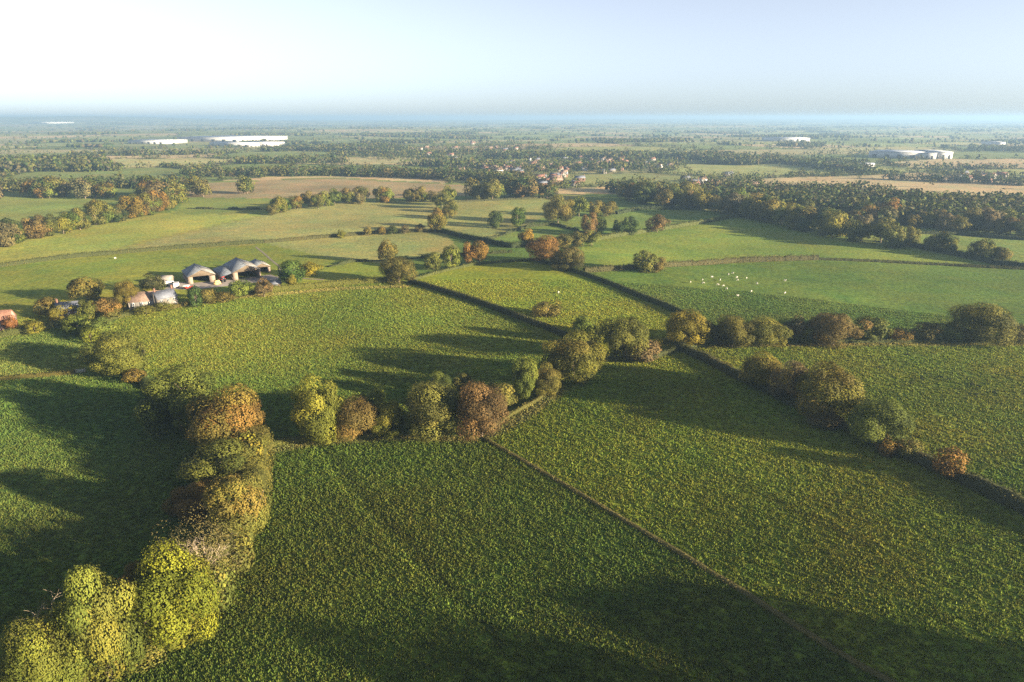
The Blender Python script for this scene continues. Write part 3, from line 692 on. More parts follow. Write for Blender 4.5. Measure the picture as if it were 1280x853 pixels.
def barn(a, b, length, eave, ridge, label, roofs=(M_sheet, M_sheet_shade), leanto=0.0, open_frac=.62, W=12.0, rz=math.radians(33)):
    c = frame_of(a, b)[0]; w = W / 2
    g = min(float(H(c[0] + dx * w, c[1] + dy)) for dx in (-1, 1) for dy in (0, length))
    e = empty('barn', (c[0], c[1], g), rz)
    obj('side_wall', bm('side_wall', [box((-w + .12, length / 2, eave * .25 - .25), (.24, length - .1, eave * .5 + .5))]), M_block, e)
    obj('side_wall', bm('side_wall', [box((w - .12, length / 2, eave * .25 - .25), (.24, length - .1, eave * .5 + .5))]), M_block, e)
    obj('side_cladding', bm('side_cladding', [box((-w + .06, length / 2, eave * .75), (.1, length, eave * .5))]), M_boards, e)
    obj('side_cladding', bm('side_cladding', [box((w - .06, length / 2, eave * .75), (.1, length, eave * .5))]), M_boards, e)
    obj('back_wall', bm('back_wall', [gable(length - .26, w - .02, eave - .06, ridge - .1)]), M_boards, e)
    # front: open bay, gable sheet above, a length of block wall at one side
    fh = eave * .92
    obj('gable_sheet', bm('gable_sheet', [(np.array([(-w, 0, fh), (w, 0, fh), (w, 0, eave), (0, 0, ridge - .08), (-w, 0, eave), (0, 0, fh),
        (-w, .12, fh), (w, .12, fh), (w, .12, eave), (0, .12, ridge - .08), (-w, .12, eave), (0, .12, fh)], float),
        np.array([[0, 5, 3, 4], [5, 1, 2, 3], [10, 9, 11, 6], [9, 8, 7, 11], [0, 6, 11, 5], [5, 11, 7, 1]]))]), M_boards, e)
    x0 = -w + W * .16; x1 = x0 + W * open_frac
    obj('front_wall', bm('front_wall', [box((x1 / 2 + w / 2, .12, fh * .42), (w - x1, .2, fh * .84 + .6))]), M_block, e)
    obj('front_wall', bm('front_wall', [box((-w + (x0 + w) / 2, .12, fh * .5 - .3), (x0 + w, .2, fh + .6))]), M_block, e)
    for x in (-w + .1, x0, x1, w - .1):
        obj('post', bm('post', [box((x, .32, eave * .48), (.22, .22, eave * .96))]), M_post, e)
    for s, m in ((-1, roofs[1]), (1, roofs[0])):  # sun and shade put into the two slopes' sheet colours
        ov = .35; drop = (ridge - eave) / w * ov
        y0, y1 = -.5, length + .4
        rf = obj('roof_slope', bm('roof_slope', [slab((0, y0, ridge), (s * (w + ov), y0, eave - drop), (s * (w + ov), y1, eave - drop), (0, y1, ridge), .08)]), m, e)
        n = max(2, int(length / 4.5))
        for k in range(n if s > 0 else 0):
            ya = y0 + (k + .35) / n * (y1 - y0); yb = ya + 1.0; q0, q1 = .2, .8
            def at(t, y): return (s * (w + ov) * t, y, ridge + (eave - drop - ridge) * t + .03)
            obj('roof_light', bm('roof_light', [slab(at(q0, ya), at(q1, ya), at(q1, yb), at(q0, yb), .02)]), M_light, rf)
    obj('ridge_cap', bm('ridge_cap', [box((0, length / 2, ridge + .03), (.5, length + .9, .14))]), M_sheet_shade, e)
    if leanto:
        el2 = eave - leanto * .25
        obj('lean_to_roof', bm('lean_to_roof', [slab((-w - .3, 0, eave - .35), (-w - leanto, 0, el2 - .35), (-w - leanto, length, el2 - .35), (-w - .3, length, eave - .35), .08)]), M_sheet_shade, e)
        obj('lean_to_wall', bm('lean_to_wall', [box((-w - leanto + .25, length / 2, el2 * .42 - .2), (.15, length - .6, el2 * .84 + .2))]), M_boards, e)
    return tag(e, label, 'barn')
barn((239, 356), (267, 352), 17, 4.2, 6.9, 'near barn with sunlit tan roof slope and open front bay')
barn((294, 351), (325, 348), 22, 4.8, 7.6, 'big barn with shade-toned roof slope and wide open front', open_frac=.78, leanto=5.5, W=13)
barn((321, 343), (335, 341), 13, 3.8, 5.6, 'small barn tucked behind the big barn', open_frac=.7, W=8.5)

def house(c, W, L, eave, ridge, rz, label, wall=M_stone, roof=M_tile, chim=1, nwin=3, name='house', group=None, detail=True, meshes=None):
    """ridge along local x"""
    e = empty(name, (c[0], c[1], float(H(c[0], c[1])) - .15), rz); w, l = W / 2, L / 2
    g = gable(-.15, w, eave, ridge, .3)[0], gable(-.15, w, eave, ridge, .3)[1]
    def turn(vf, dx): v, f = vf; return np.column_stack([-v[:, 1] + dx, v[:, 0], v[:, 2]]), f
    obj('wall', bm('wall', [turn(g, -l + .15), turn(g, l - .15), box((0, -w + .15, eave / 2 - .5), (L - .6, .3, eave + 1)), box((0, w - .15, eave / 2 - .5), (L - .6, .3, eave + 1))]), wall, e)
    ov = .3; dr = (ridge - eave) / w * ov
    rf = None
    for s in (-1, 1):
        r_ = obj('roof_slope', bm('roof_slope', [slab((-l - .25, 0, ridge + .12), (-l - .25, s * (w + ov), eave - dr + .12), (l + .25, s * (w + ov), eave - dr + .12), (l + .25, 0, ridge + .12), .15)]), roof, e)
        rf = rf or r_
    for k in range(chim):
        x = (-l + .5, l - .5, 0)[k]
        obj('chimney', bm('chimney', [box((x, 0, ridge + .4), (.75, .5, 1.6)), box((x, 0, ridge + 1.26), (.9, .65, .12)), box((x - .18, 0, ridge + 1.46), (.18, .18, .3)), box((x + .18, 0, ridge + 1.46), (.18, .18, .3))]), M_brick, rf)
    if detail:
        for s in (-1, 1):
            for k in range(nwin):
                x = -l + (k + .5) / nwin * L
                for zz in ([1.5] if eave < 3.4 else [1.4, eave - 1.0]):
                    f = obj('window', bm('window', [box((x, s * (w + .012), zz), (1.25, .05, 1.15))]), M_white, e)
                    for dx in (-.3, .3): obj('pane', bm('pane', [box((x + dx, s * (w + .03), zz), (.5, .04, .95))]), M_glass, f)
        obj('door', bm('door', [box((-l + .36 * L, -w - .03, 1.0), (.95, .08, 2.0))]), M_dark, e)
    return tag(e, label, 'house', group)
# farmhouse: a long range under brown tiles and a slate-roofed cross wing
c, W, rz = frame_of((167, 385), (199, 382))
house(c, 5.6, max(W, 12.5), 3.4, 6.6, rz, 'long low farmhouse range with brown tiled roof', M_render, M_tile, 1, 4, 'farmhouse')
c2 = P(207, 383)[0]
house(c2, 5.6, 8.5, 4.4, 7.2, math.radians(55), 'slate-roofed stone house at the end of the long farmhouse range', M_stone, M_slate, 2, 3)
c3 = P(88, 394)[0]; house(c3, 5.6, 8.5, 3.0, 5.8, .35, 'blue slate cottage among the garden trees', M_brick, M_slate, 1, 3, 'cottage')
c4 = P(-1, 411)[0]; house(c4, 6.0, 11.0, 4.4, 7.4, .2, 'pink-walled cottage beside the red-leaved tree', worn('pink_render', (.33, .22, .18), 1.5, .15, .85), M_redtile, 1, 3, 'cottage')
c5 = P(345, 359)[0]; house(c5, 3.6, 4.6, 2.1, 3.4, .5, 'small slate-roofed garden shed in the farm hedge', M_boards, M_slate, 0, 1, 'shed')
c6 = P(207, 354)[0]; house(c6, 4.5, 6.5, 2.4, 3.8, .15, 'low farm shed with grey roof between tree and vans', M_block, M_sheet, 0, 2, 'shed')

# yard and track, laid over the ground
def strip(name, pts, w, mat, lift=.05, label=None):
    line = PL(pts, 1.5); tg = np.gradient(line, axis=0); tg /= np.linalg.norm(tg, axis=1, keepdims=True); nm = np.stack([-tg[:, 1], tg[:, 0]], 1)
    V = np.concatenate([np.column_stack([line + nm * o, H(*(line + nm * o).T) + lift]) for o in (-w / 2, 0, w / 2)]); n = len(line); i = np.arange(n - 1)
    f = np.concatenate([np.stack([q * n + i, q * n + i + 1, (q + 1) * n + i + 1, (q + 1) * n + i], 1) for q in (0, 1)])
    tag(obj(name, mesh_np(name, V, f), mat), label, kind='structure')
strip('farm_yard', [(214, 357), (240, 358), (272, 355), (300, 352), (345, 346)], 13, M_concrete, .06, 'pale concrete farmyard before the barns')
strip('farm_track', [(320, 309), (330, 317), (340, 326), (350, 334), (352, 343)], 1.3, M_track, .05, 'narrow pale track running up the stubble from the farm')
strip('farm_lane', [(345, 346), (375, 348), (405, 350)], 2.2, M_track, .05, 'farm lane leaving the yard')

# ------------------------------------------------------------------ yard clutter
def wheel_mesh(r, w):
    a = np.linspace(0, 6.2832, 14, endpoint=False); n = 14
    v = np.concatenate([np.column_stack([np.cos(a) * r, np.full(n, s * w / 2), np.sin(a) * r]) for s in (-1, 1)] + [np.array([[0, -w / 2, 0], [0, w / 2, 0]])])
    i = np.arange(n); j = (i + 1) % n
    f = np.concatenate([np.stack([i, j, n + j, n + i], 1)])
    caps = [[k, (k + 1) % n, 2 * n, 2 * n] for k in range(n)]
    me = bpy.data.meshes.new('wheel'); me.from_pydata(v.tolist(), [], f.tolist() + [[(k + 1) % n, k, 2 * n] for k in range(n)] + [[n + k, n + (k + 1) % n, 2 * n + 1] for k in range(n)]); me.update(); return me
WH = wheel_mesh(.36, .24); WHB = wheel_mesh(.8, .45)
def profile(name, pts, w):
    """side outline (x, z) given a width"""
    n = len(pts); v = [(x, -w / 2, z) for x, z in pts] + [(x, w / 2, z) for x, z in pts]
    me = bpy.data.meshes.new(name); me.from_pydata(v, [], [list(range(n))] + [list(range(2 * n - 1, n - 1, -1))] + [[(k + 1) % n, k, n + k, n + (k + 1) % n] for k in range(n)]); me.update(); return me
def van(px, rz, label, group=None):
    p = P(*px)[0]; e = empty('parked_van', (p[0], p[1], float(H(p[0], p[1])) + .06), rz)
    obj('body', profile('body', [(-2.6, .35), (2.5, .35), (2.6, 1.0), (1.75, 1.25), (1.2, 2.2), (-2.6, 2.25)], 1.95), M_white, e)
    obj('windscreen', bm('windscreen', [slab((1.74, -.82, 1.3), (1.74, .82, 1.3), (1.27, .82, 2.12), (1.27, -.82, 2.12), -.03)]), M_glass, e)
    for s in (-1, 1):
        obj('side_window', bm('side_window', [box((.85, s * .98, 1.65), (.8, .03, .6))]), M_glass, e)
        for x in (-1.7, 1.7): w_ = obj('wheel', WH, M_rubber, e); w_.location = (x, s * .9, .36)
    tag(e, label, 'van', group)
van((214, 357), .5, 'white van parked beside the low grey shed')
van((221, 359), 1.9, 'white van parked on the farmyard corner nearest the barn')
def tractor(px, rz):
    p = P(*px)[0]; e = empty('tractor', (p[0], p[1], float(H(p[0], p[1])) + .06), rz)
    obj('bonnet', bm('bonnet', [box((1.1, 0, 1.25), (1.9, .8, .75))]), M_red, e); obj('chassis', bm('chassis', [box((.5, 0, .75), (3.2, .55, .35))]), M_dark, e)
    obj('cab', bm('cab', [box((-.55, 0, 1.9), (1.4, 1.3, 1.3))]), M_glass, e); obj('cab_roof', bm('cab_roof', [box((-.55, 0, 2.62), (1.55, 1.45, .14))]), M_red, e)
    for s in (-1, 1):
        w_ = obj('wheel', WHB, M_rubber, e); w_.location = (-.8, s * .9, .8)
        w_ = obj('wheel', WH, M_rubber, e); w_.location = (1.7, s * .75, .36)
        obj('mudguard', bm('mudguard', [box((-.8, s * .9, 1.68), (1.2, .5, .08))]), M_red, e)
    tag(e, 'red tractor standing between the near barn and the big barn', 'tractor')
tractor((278, 353), 2.6)
bale = bm('straw_bale', [box((0, 0, .45), (2.3, 1.2, .9))])
for k, (u, v, up, lb) in enumerate([(270, 356, 0, 'straw bale on the ground beside the near barn wall'), (273, 355, 0, 'straw bale between near barn and tractor'), (271.5, 355.5, .92, 'straw bale lying across two bales beside the near barn')]):
    p = P(u, v)[0]; o = obj('straw_bale', bale, M_straw); o.location = (p[0], p[1], float(H(p[0], p[1])) + .06 + up); o.rotation_euler = (0, 0, .3 * k + .2)
    tag(o, lb, 'bale', 'straw bales by the barn')
for k, (u, v) in enumerate([(232, 361), (236, 362)]):
    p = P(u, v)[0]; e = empty('farm_trailer', (p[0], p[1], float(H(p[0], p[1])) + .06), .3 + k)
    obj('bed', bm('bed', [box((0, 0, .85), (3.6, 1.9, .15)), box((0, .92, 1.15), (3.6, .06, .5)), box((0, -.92, 1.15), (3.6, .06, .5)), box((-1.77, 0, 1.15), (.06, 1.8, .5))]), (M_white, M_red)[k], e)
    obj('drawbar', bm('drawbar', [box((2.4, 0, .75), (1.3, .12, .12))]), M_dark, e)
    for s in (-1, 1): w_ = obj('wheel', WH, M_rubber, e); w_.location = (-.3, s * .8, .38)
    tag(e, ('white flatbed farm trailer in front of the near barn', 'red flatbed farm trailer in front of the near barn')[k], 'trailer')

# field gate at the end of the tawny hedge
A, B = P(95, 467)[0], P(107, 465.5)[0]; rz = math.atan2(*(B - A)[1::-1]); L = math.hypot(*(B - A)[:2])
e = empty('field_gate', ((A + B) / 2).tolist(), rz)
for z in (.25, .5, .75, 1.0, 1.25): obj('bar', bm('bar', [box((0, 0, z), (L, .05, .09))]), M_white, e)
for x in (-L / 2, L / 2): obj('post', bm('post', [box((x, 0, .7), (.2, .2, 1.5))]), M_post, e)
obj('brace', bm('brace', [tube((-L / 2, .04, .25), (L / 2, .04, 1.25), .04, .04, 4)]), M_white, e)
tag(e, 'white five-bar field gate at the end of the tawny hedge', 'gate')

# ------------------------------------------------------------------ sheep
def sheep_mesh(graze):
    hz = .25 if graze else .82
    vs = [(-.42, 0, .62), (-.15, 0, .64), (.2, 0, .64), (.42, 0, .68), (.58, 0, hz + .08), (.74, 0, hz)]
    ed = [(0, 1), (1, 2), (2, 3), (3, 4), (4, 5)]; rad = [(.20, .20), (.27, .27), (.27, .27), (.19, .2), (.11, .11), (.065, .07)]
    for (x, y, root) in ((-.34, .13, 0), (-.34, -.13, 0), (.32, .13, 3), (.32, -.13, 3)):
        k = len(vs); dx = -.05 if root == 0 else .0
        vs += [(x, y, .45), (x + dx, y, .24), (x, y, .02)]; ed += [(root, k), (k, k + 1), (k + 1, k + 2)]; rad += [(.1, .1), (.045, .045), (.035, .035)]
    vs.append((-.60, 0, .58)); ed.append((0, len(vs) - 1)); rad.append((.05, .05))
    for s in (-1, 1): vs.append((.52, s * .15, hz + .12)); ed.append((4, len(vs) - 1)); rad.append((.03, .02))
    me = bpy.data.meshes.new('sheep'); me.from_pydata(vs, ed, []); o = bpy.data.objects.new('tmp', me); C.objects.link(o)
    o.modifiers.new('skin', 'SKIN'); sub = o.modifiers.new('sub', 'SUBSURF'); sub.levels = 1
    for q, rr in zip(me.skin_vertices[0].data, rad): q.radius = rr
    me.skin_vertices[0].data[1].use_root = True
    dg = bpy.context.evaluated_depsgraph_get(); out = bpy.data.meshes.new_from_object(o.evaluated_get(dg)); out.name = 'sheep'
    bpy.data.objects.remove(o); bpy.data.meshes.remove(me)
    out.materials.clear(); out.materials.append(M_wool); return out
SHEEP = [sheep_mesh(True), sheep_mesh(False)]
flock = [(863, 353), (878, 350), (879, 354), (890, 346.5), (900, 350), (910.5, 343), (915.5, 341.5), (921, 347), (921.5, 350), (933, 348), (946, 354.5), (939, 364.5), (922, 370), (904, 357.5), (908, 361), (981, 351), (981, 366.5), (897, 356)]
for k, (u, v) in enumerate(flock):
    p = P(u, v + 1)[0]; o = obj('sheep', SHEEP[k % 3 == 0], None); o.location = (p[0], p[1], float(H(p[0], p[1]))); o.rotation_euler = (0, 0, random.uniform(0, 6.28)); o.scale = (1.05,) * 3
    tag(o, 'white sheep of the loose flock grazing below the bushy brown-green hedge', 'sheep', 'flock of sheep')
for (u, v, lb) in [(698, 367, 'white sheep grazing alone on the hill field'), (144, 324, 'white sheep alone on the farm pasture below the long bushy hedge')]:
    p = P(u, v)[0]; o = obj('sheep', SHEEP[0], None); o.location = (p[0], p[1], float(H(p[0], p[1]))); o.rotation_euler = (0, 0, 1.2); o.scale = (1.15,) * 3
    tag(o, lb, 'sheep')
# dark rush tussocks scattered over the lit pasture
for k, (u, v) in enumerate([(1099, 440), (1134, 444), (1100, 460), (1151, 474), (1139, 479), (1176, 472), (1186, 475), (1215, 481), (1223, 483), (1220, 488), (1221, 494), (1243, 491)]):
    p = P(u, v)[0]
    e = obj('rush_tussock', BUSH[k % 4], None); e.location = (p[0], p[1], float(H(p[0], p[1])) - .05); e.scale = (1.5, 1.1, .55); e.rotation_euler = (0, 0, k)
    e.color = (.035, .045, .02, 1); e['autumn'] = .0
    tag(e, 'dark rush tussock in the pasture below the spreading oak row', 'tussock', 'rush tussocks in the pasture')

# ------------------------------------------------------------------ far buildings
def far_box(px0, px1, depth, h, label, name='warehouse', wall=M_white_sheet, roof=M_grey_roof, doors=6):
    c, W, rz = frame_of(px0, px1); e = empty(name, (c[0], c[1], min(float(H(c[0] + s * W / 2 * math.cos(rz), c[1])) for s in (-1, 1)) - .5), rz)
    obj('wall', bm('wall', [box((0, depth / 2, h / 2), (W, depth, h))]), wall, e)
    for s in (0, 1):
        obj('roof_slope', bm('roof_slope', [slab((-W / 2 - 1, depth / 2, h + 1.0), (-W / 2 - 1, (-1, depth + 1)[s], h + .1), (W / 2 + 1, (-1, depth + 1)[s], h + .1), (W / 2 + 1, depth / 2, h + 1.0), .3)]), roof, e)
    for k in range(doors):
        x = -W / 2 + (k + .5) / doors * W
        obj('loading_door', bm('loading_door', [box((x, -.1, h * .3), (W / doors * .35, .3, h * .6))]), M_dark, e)
    tag(e, label, 'warehouse')
far_box((222, 177), (300, 178), 260, 16, 'largest white warehouse shed on the plain beyond the woods')
far_box((290, 176.5), (316, 177), 160, 13, 'white warehouse joined to the side of the largest shed')
far_box((262, 183), (312, 184), 60, 12, 'long low white warehouse below the largest shed')
far_box((308, 183), (336, 183.5), 70, 13, 'white warehouse at the end of the long low one')
far_box((160, 180), (205, 180.5), 120, 12, 'separate white warehouse by the dark copse on the plain')
far_box((1085, 197), (1148, 199), 110, 13, 'long white distribution shed on the plain past the woods', doors=4)
far_box((1148, 199), (1168, 199.5), 90, 12, 'pale warehouse bay joined to the long distribution shed', doors=3)
far_box((1168, 199), (1190, 199), 100, 14, 'white end block of the long distribution shed', doors=3)
far_box((1068, 211), (1092, 211.5), 40, 8, 'small grey-roofed works below the distribution shed', doors=3)
far_box((968, 177), (1012, 177), 120, 12, 'distant white shed beyond the tan fields', doors=3)
far_box((1245, 183), (1256, 183), 90, 12, 'small distant white shed near the hazy skyline', doors=2)
far_box((40, 155), (62, 155), 300, 22, 'faint white shed on the skyline plain', doors=2)

vm = {}; VILLS = []
def village(cu, cv, su, sv, n, label, group, seed):
    r = random.Random(seed); q0, z0 = P(cu, cv); VILLS.append((q0[0], q0[1], 1.9 * su / FPX * z0))
    for k in range(n):
        p = P(cu + r.gauss(0, su), max(172, cv + r.gauss(0, sv)))[0]
        key = r.randrange(6)
        if key not in vm:
            w, l, ev, rd = r.uniform(6, 8), r.uniform(9, 17), r.uniform(4.4, 5.8), 0; rd = ev + w * .42
            g = gable(-.15, w / 2, ev, rd, .3)
            def turn(vf, dx): v, f = vf; return np.column_stack([-v[:, 1] + dx, v[:, 0], v[:, 2]]), f
            wl_ = bm('wall', [turn(g, -l / 2 + .15), turn(g, l / 2 - .15), box((0, -w / 2 + .15, ev / 2 - .5), (l - .6, .3, ev + 1)), box((0, w / 2 - .15, ev / 2 - .5), (l - .6, .3, ev + 1))])
            rf_ = bm('roof', [slab((-l / 2 - .3, 0, rd + .1), (-l / 2 - .3, s * (w / 2 + .3), ev - .1), (l / 2 + .3, s * (w / 2 + .3), ev - .1), (l / 2 + .3, 0, rd + .1), .15) for s in (-1, 1)])
            ch_ = bm('chimney', [box((l / 2 - .6, 0, rd + .6), (.9, .7, 2.2))])
            wl_.materials.append((M_render, M_brick, M_stone, M_render, M_white, M_brick)[key]); rf_.materials.append((M_redtile, M_tile, M_slate, M_redtile, M_tile, M_slate)[key]); ch_.materials.append(M_brick)
            vm[key] = (wl_, rf_, ch_)
        e = empty('house', (p[0], p[1], float(H(p[0], p[1])) - .3), r.choice([.3, .3, 1.9, .6]) + r.gauss(0, .15)); s = r.uniform(.8, 1.1); e.scale = (s, s, s)
        obj('wall', vm[key][0], None, e); rf = obj('roof', vm[key][1], None, e); obj('chimney', vm[key][2], None, rf)
        tag(e, ('pale-walled, red-tiled ', 'brick, brown-tiled ', 'stone, slate-roofed ', 'pale-walled, red-tiled ', 'white-walled, brown-tiled ', 'brick, slate-roofed ')[key] + label, 'house', group)
village(694, 227, 20, 4, 14, 'village house among trees above the valley field', 'red-roofed houses above the valley', 1)
village(640, 211, 35, 5, 34, 'village house beyond the belt behind the ploughed field', 'village houses beyond the ploughed field', 2)
village(760, 205, 50, 8, 36, 'small house scattered in the wooded village on the plain', 'houses in the wooded village', 3)
village(885, 232, 25, 5, 14, 'house at the back of the dense wood on the green slope', 'houses behind the dense wood', 4)
village(1235, 224, 25, 4, 14, 'house in the hamlet beyond the long dark wood', 'hamlet beyond the long wood', 5)
village(560, 190, 60, 6, 16, 'distant house on the hazy plain', 'distant houses on the plain', 6)

# ------------------------------------------------------------------ far woods and hedgerows, past counting
WOODS = [(PL(a), r_, p_) for a, r_, p_ in [([(-60, 239), (100, 236), (215, 233), (300, 230)], 24, .7), ([(250, 220), (420, 218), (600, 225)], 26, .6), ([(780, 240), (930, 254)], 22, .6), ([(960, 259), (1100, 268), (1300, 279)], 24, .6),
    ([(560, 208), (680, 214), (780, 210)], 40, .13), ([(0, 214), (130, 213)], 26, .5), ([(300, 205), (420, 203)], 18, .5), ([(780, 196), (960, 202), (1080, 216)], 18, .5), ([(1120, 225), (1300, 232)], 15, .5), ([(420, 195), (600, 192)], 22, .5), ([(100, 196), (260, 193)], 22, .5), ([(900, 240), (1100, 244)], 18, .4)]]
def far_trees(name, n_try, d0, d1, leafy, label, seed, hmul=1.0, lsz=.42):
    r = np.random.default_rng(seed)
    d = np.exp(r.uniform(math.log(d0), math.log(d1), n_try)); a = r.uniform(-.80, .80, n_try)
    x, y = d * np.sin(a), d * np.cos(a); xy = np.stack([x, y], 1)
    e, idn = cell_info(x, y)
    wood = fbm(x / 420.0 + 7, y / 300.0, 50, 3); gap = vnoise(x / 60.0, y / 60.0, 77)
    edge = (e < 6) & (gap > .15)
    keep = edge | (wood > .625) | ((e < 25) & (gap > .8)) | (r.random(n_try) < .002)
    for w_, rr, pr in WOODS: keep |= (dist_poly(xy, w_) < rr * (.6 + .8 * gap)) & (r.random(n_try) < pr)
    big = wood > .625
    for w_, rr, pr in WOODS: big |= dist_poly(xy, w_) < rr * 1.3
    for (vx, vy, vr) in VILLS: keep |= (np.hypot(x - vx, (y - vy) * .6) < vr) & (r.random(n_try) < .12)
    keep &= ~inside(xy, NEARALL)
    x, y, d = x[keep], y[keep], d[keep]; n = len(x)
    h = np.where(big[keep], r.uniform(6.5, 12.5, n), 2.2 + 8.0 * r.random(n) ** 2.0) * hmul; w = h * r.uniform(.8, 1.5, n)
    if not leafy: w *= np.clip(d / 3500, 1, 5)
    z = H(x, y)
    pal = np.array([OLIVE, GREEN, DARK, GREY, BROWN, LIGHT]); c = pal[r.choice(6, n, p=[.25, .28, .22, .12, .05, .08])] * r.uniform(.55, .88, (n, 1))
    if leafy:
        q = leafy; dv = r.normal(size=(n, q, 3)); dv /= np.linalg.norm(dv, axis=2, keepdims=True)
        lump = r.normal(size=(n, 3, 3)) * .2; li = r.integers(0, 3, (n, q)); off = np.take_along_axis(lump, li[..., None].repeat(3, 2), 1)
        cen = (dv * .36 + off) * np.stack([w, w, h], 1)[:, None] + np.stack([x, y, z + h * .5], 1)[:, None]
        cen[..., 2] = np.maximum(cen[..., 2], (z + .3)[:, None])
        v, f = quads(cen.reshape(-1, 3), dv.reshape(-1, 3) + r.normal(size=(n * q, 3)) * .3, np.repeat(h * lsz, q) * r.uniform(.7, 1.2, n * q), r)
        cc = np.repeat(c, q, 0) * r.uniform(.7, 1.35, (n * q, 1)); col = np.repeat(cc, 4, 0)
    else:
        g = (1 + 5 ** .5) / 2
        iv = np.array([(-1, g, 0), (1, g, 0), (-1, -g, 0), (1, -g, 0), (0, -1, g), (0, 1, g), (0, -1, -g), (0, 1, -g), (g, 0, -1), (g, 0, 1), (-g, 0, -1), (-g, 0, 1)]) / 1.9
        it = np.array([(0, 11, 5), (0, 5, 1), (0, 1, 7), (0, 7, 10), (0, 10, 11), (1, 5, 9), (5, 11, 4), (11, 10, 2), (10, 7, 6), (7, 1, 8), (3, 9, 4), (3, 4, 2), (3, 2, 6), (3, 6, 8), (3, 8, 9), (4, 9, 5), (2, 4, 11), (6, 2, 10), (8, 6, 7), (9, 8, 1)])
        v = iv[None] * r.uniform(.65, 1.25, (n, 12, 1)) * (np.stack([w, w, h], 1) / 2)[:, None] + np.stack([x, y, z + h * .45], 1)[:, None]
        v = v.reshape(-1, 3); f = (it[None] + np.arange(n)[:, None, None] * 12).reshape(-1, 3); col = np.repeat(c, 12, 0) * r.uniform(.75, 1.25, (n * 12, 1))
    me = mesh_np(name, v, f); set_col(me, 'Col', col)
    tag(obj(name, me, M_far), label, kind='stuff')
    print(name, n, len(f))
far_trees('woodland', 52000, 520, 1150, 36, 'woods and hedgerow trees just past the valley fields', 13, 1.1, .25)
far_trees('woodland', 110000, 1150, 2400, 11, 'woods and hedgerow trees over the middle plain', 11, 1.1, .42)
far_trees('distant_woodland', 130000, 2200, 16000, 0, 'hazy far-off woods and hedges to the skyline', 12, 1.1)

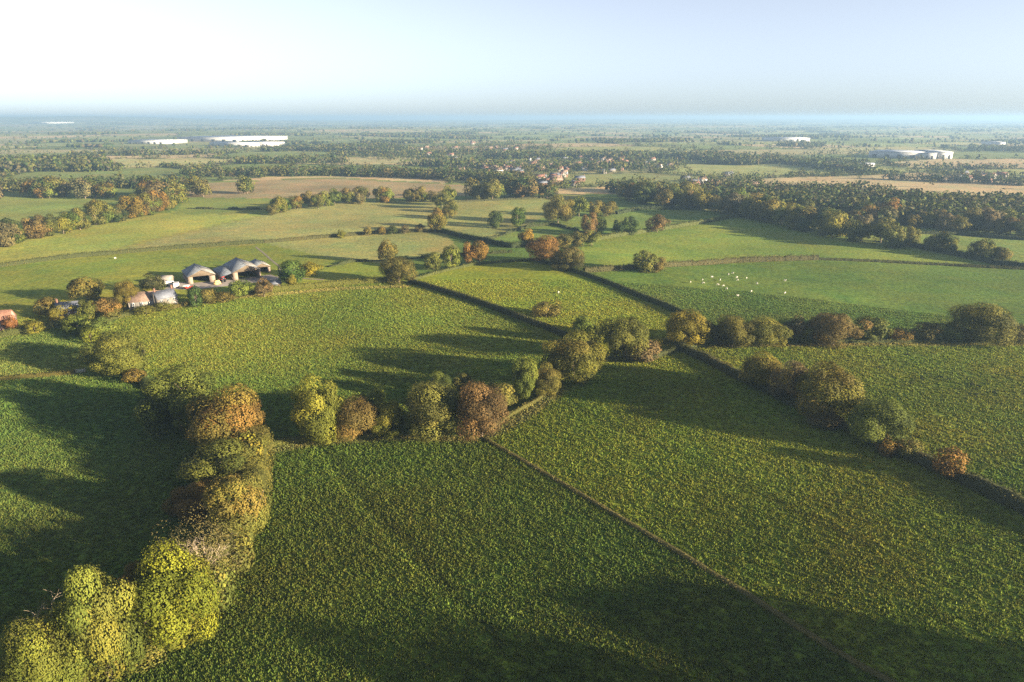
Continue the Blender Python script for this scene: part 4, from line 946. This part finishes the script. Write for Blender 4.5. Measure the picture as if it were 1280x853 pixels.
# ------------------------------------------------------------------ rough grass: tufts over the near fields
def grass():
    r = np.random.default_rng(5)
    n = 400000
    d = np.sqrt(r.uniform(70 ** 2, 330 ** 2, n)); keep = r.random(n) < np.clip(1.25 - d / 330, .15, 1); d = d[keep]; n = len(d)
    a = r.uniform(-.82, .82, n); x, y = d * np.sin(a), d * np.cos(a)
    xy = np.stack([x, y], 1)
    col = ground_colour(xy) * r.uniform(.65, 1.6, (n, 1)); col[:, 0] *= r.uniform(.92, 1.30, n)
    tv, tf = [], []
    for b in range(9):
        an = r.uniform(0, 6.28); o = np.array([r.normal() * .16, r.normal() * .16, 0]); dr = np.array([math.cos(an), math.sin(an), 0]); up = np.array([math.cos(an + 1.5) * .35, math.sin(an + 1.5) * .35, 1]) * r.uniform(.16, .30)
        s = len(tv); tv += [o - dr * .10, o + dr * .10, o + up + dr * .05]; tf.append((s, s + 1, s + 2))
    nt_ = len(tv)
    V = np.concatenate([np.array(tv) , np.column_stack([xy, H(x, y) - .01])])
    me = bpy.data.meshes.new('grass'); me.from_pydata(V.tolist(), [], tf); me.update()
    set_float(me, 'is_tuft', np.concatenate([np.ones(nt_), np.zeros(n)])); set_float(me, 'sz', np.concatenate([np.ones(nt_), r.uniform(.7, 1.7, n)]))
    set_float(me, 'rot', np.concatenate([np.ones(nt_), r.uniform(0, 6.28, n)]))
    set_col(me, 'tuftcol', np.concatenate([np.ones((nt_, 3)), np.clip(col, 0, .5)])); me.materials.append(M_tuft)
    o = obj('grass', me); tag(o, 'rough tufted pasture grass over the near fields', kind='stuff')
    ng = bpy.data.node_groups.new('tufts', 'GeometryNodeTree')
    ng.interface.new_socket('Geometry', in_out='INPUT', socket_type='NodeSocketGeometry'); ng.interface.new_socket('Geometry', in_out='OUTPUT', socket_type='NodeSocketGeometry')
    N = ng.nodes; Lk = ng.links
    gi = N.new('NodeGroupInput'); go = N.new('NodeGroupOutput')
    def att(nm):
        q = N.new('GeometryNodeInputNamedAttribute'); q.data_type = 'FLOAT'; q.inputs[0].default_value = nm; return q.outputs[0]
    cmp_ = N.new('FunctionNodeCompare'); cmp_.data_type = 'FLOAT'; cmp_.operation = 'GREATER_THAN'; Lk.new(att('is_tuft'), cmp_.inputs[0]); cmp_.inputs[1].default_value = .5
    sep = N.new('GeometryNodeSeparateGeometry'); sep.domain = 'POINT'; Lk.new(gi.outputs[0], sep.inputs[0]); Lk.new(cmp_.outputs[0], sep.inputs[1])
    m2p = N.new('GeometryNodeMeshToPoints'); Lk.new(sep.outputs[1], m2p.inputs[0])
    iop = N.new('GeometryNodeInstanceOnPoints'); Lk.new(m2p.outputs[0], iop.inputs['Points']); Lk.new(sep.outputs[0], iop.inputs['Instance'])
    Lk.new(att('sz'), iop.inputs['Scale'])
    cx = N.new('ShaderNodeCombineXYZ'); Lk.new(att('rot'), cx.inputs[2]); Lk.new(cx.outputs[0], iop.inputs['Rotation'])
    Lk.new(iop.outputs[0], go.inputs[0])
    md = o.modifiers.new('tufts', 'NODES'); md.node_group = ng
    print('tufts', n)
grass()

# ------------------------------------------------------------------ haze: one even body of air round everything
hm = bpy.data.materials.new('haze'); hm.use_nodes = True; hn = hm.node_tree
hn.nodes.remove(hn.nodes['Principled BSDF'])
pv = hn.nodes.new('ShaderNodeVolumePrincipled'); pv.inputs['Color'].default_value = (.29, .45, .68, 1); pv.inputs['Density'].default_value = 1.65e-4
pv.inputs['Density Attribute'].default_value = ''; pv.inputs['Anisotropy'].default_value = 0.2
hn.links.new(pv.outputs[0], hn.nodes['Material Output'].inputs['Volume'])
v, f = box((0, 0, 33), (64000, 64000, 156))
tag(obj('haze', mesh_np('haze', v, f), hm), 'thin pale morning haze lying over the whole plain', kind='stuff')
print('trees', COUNT)
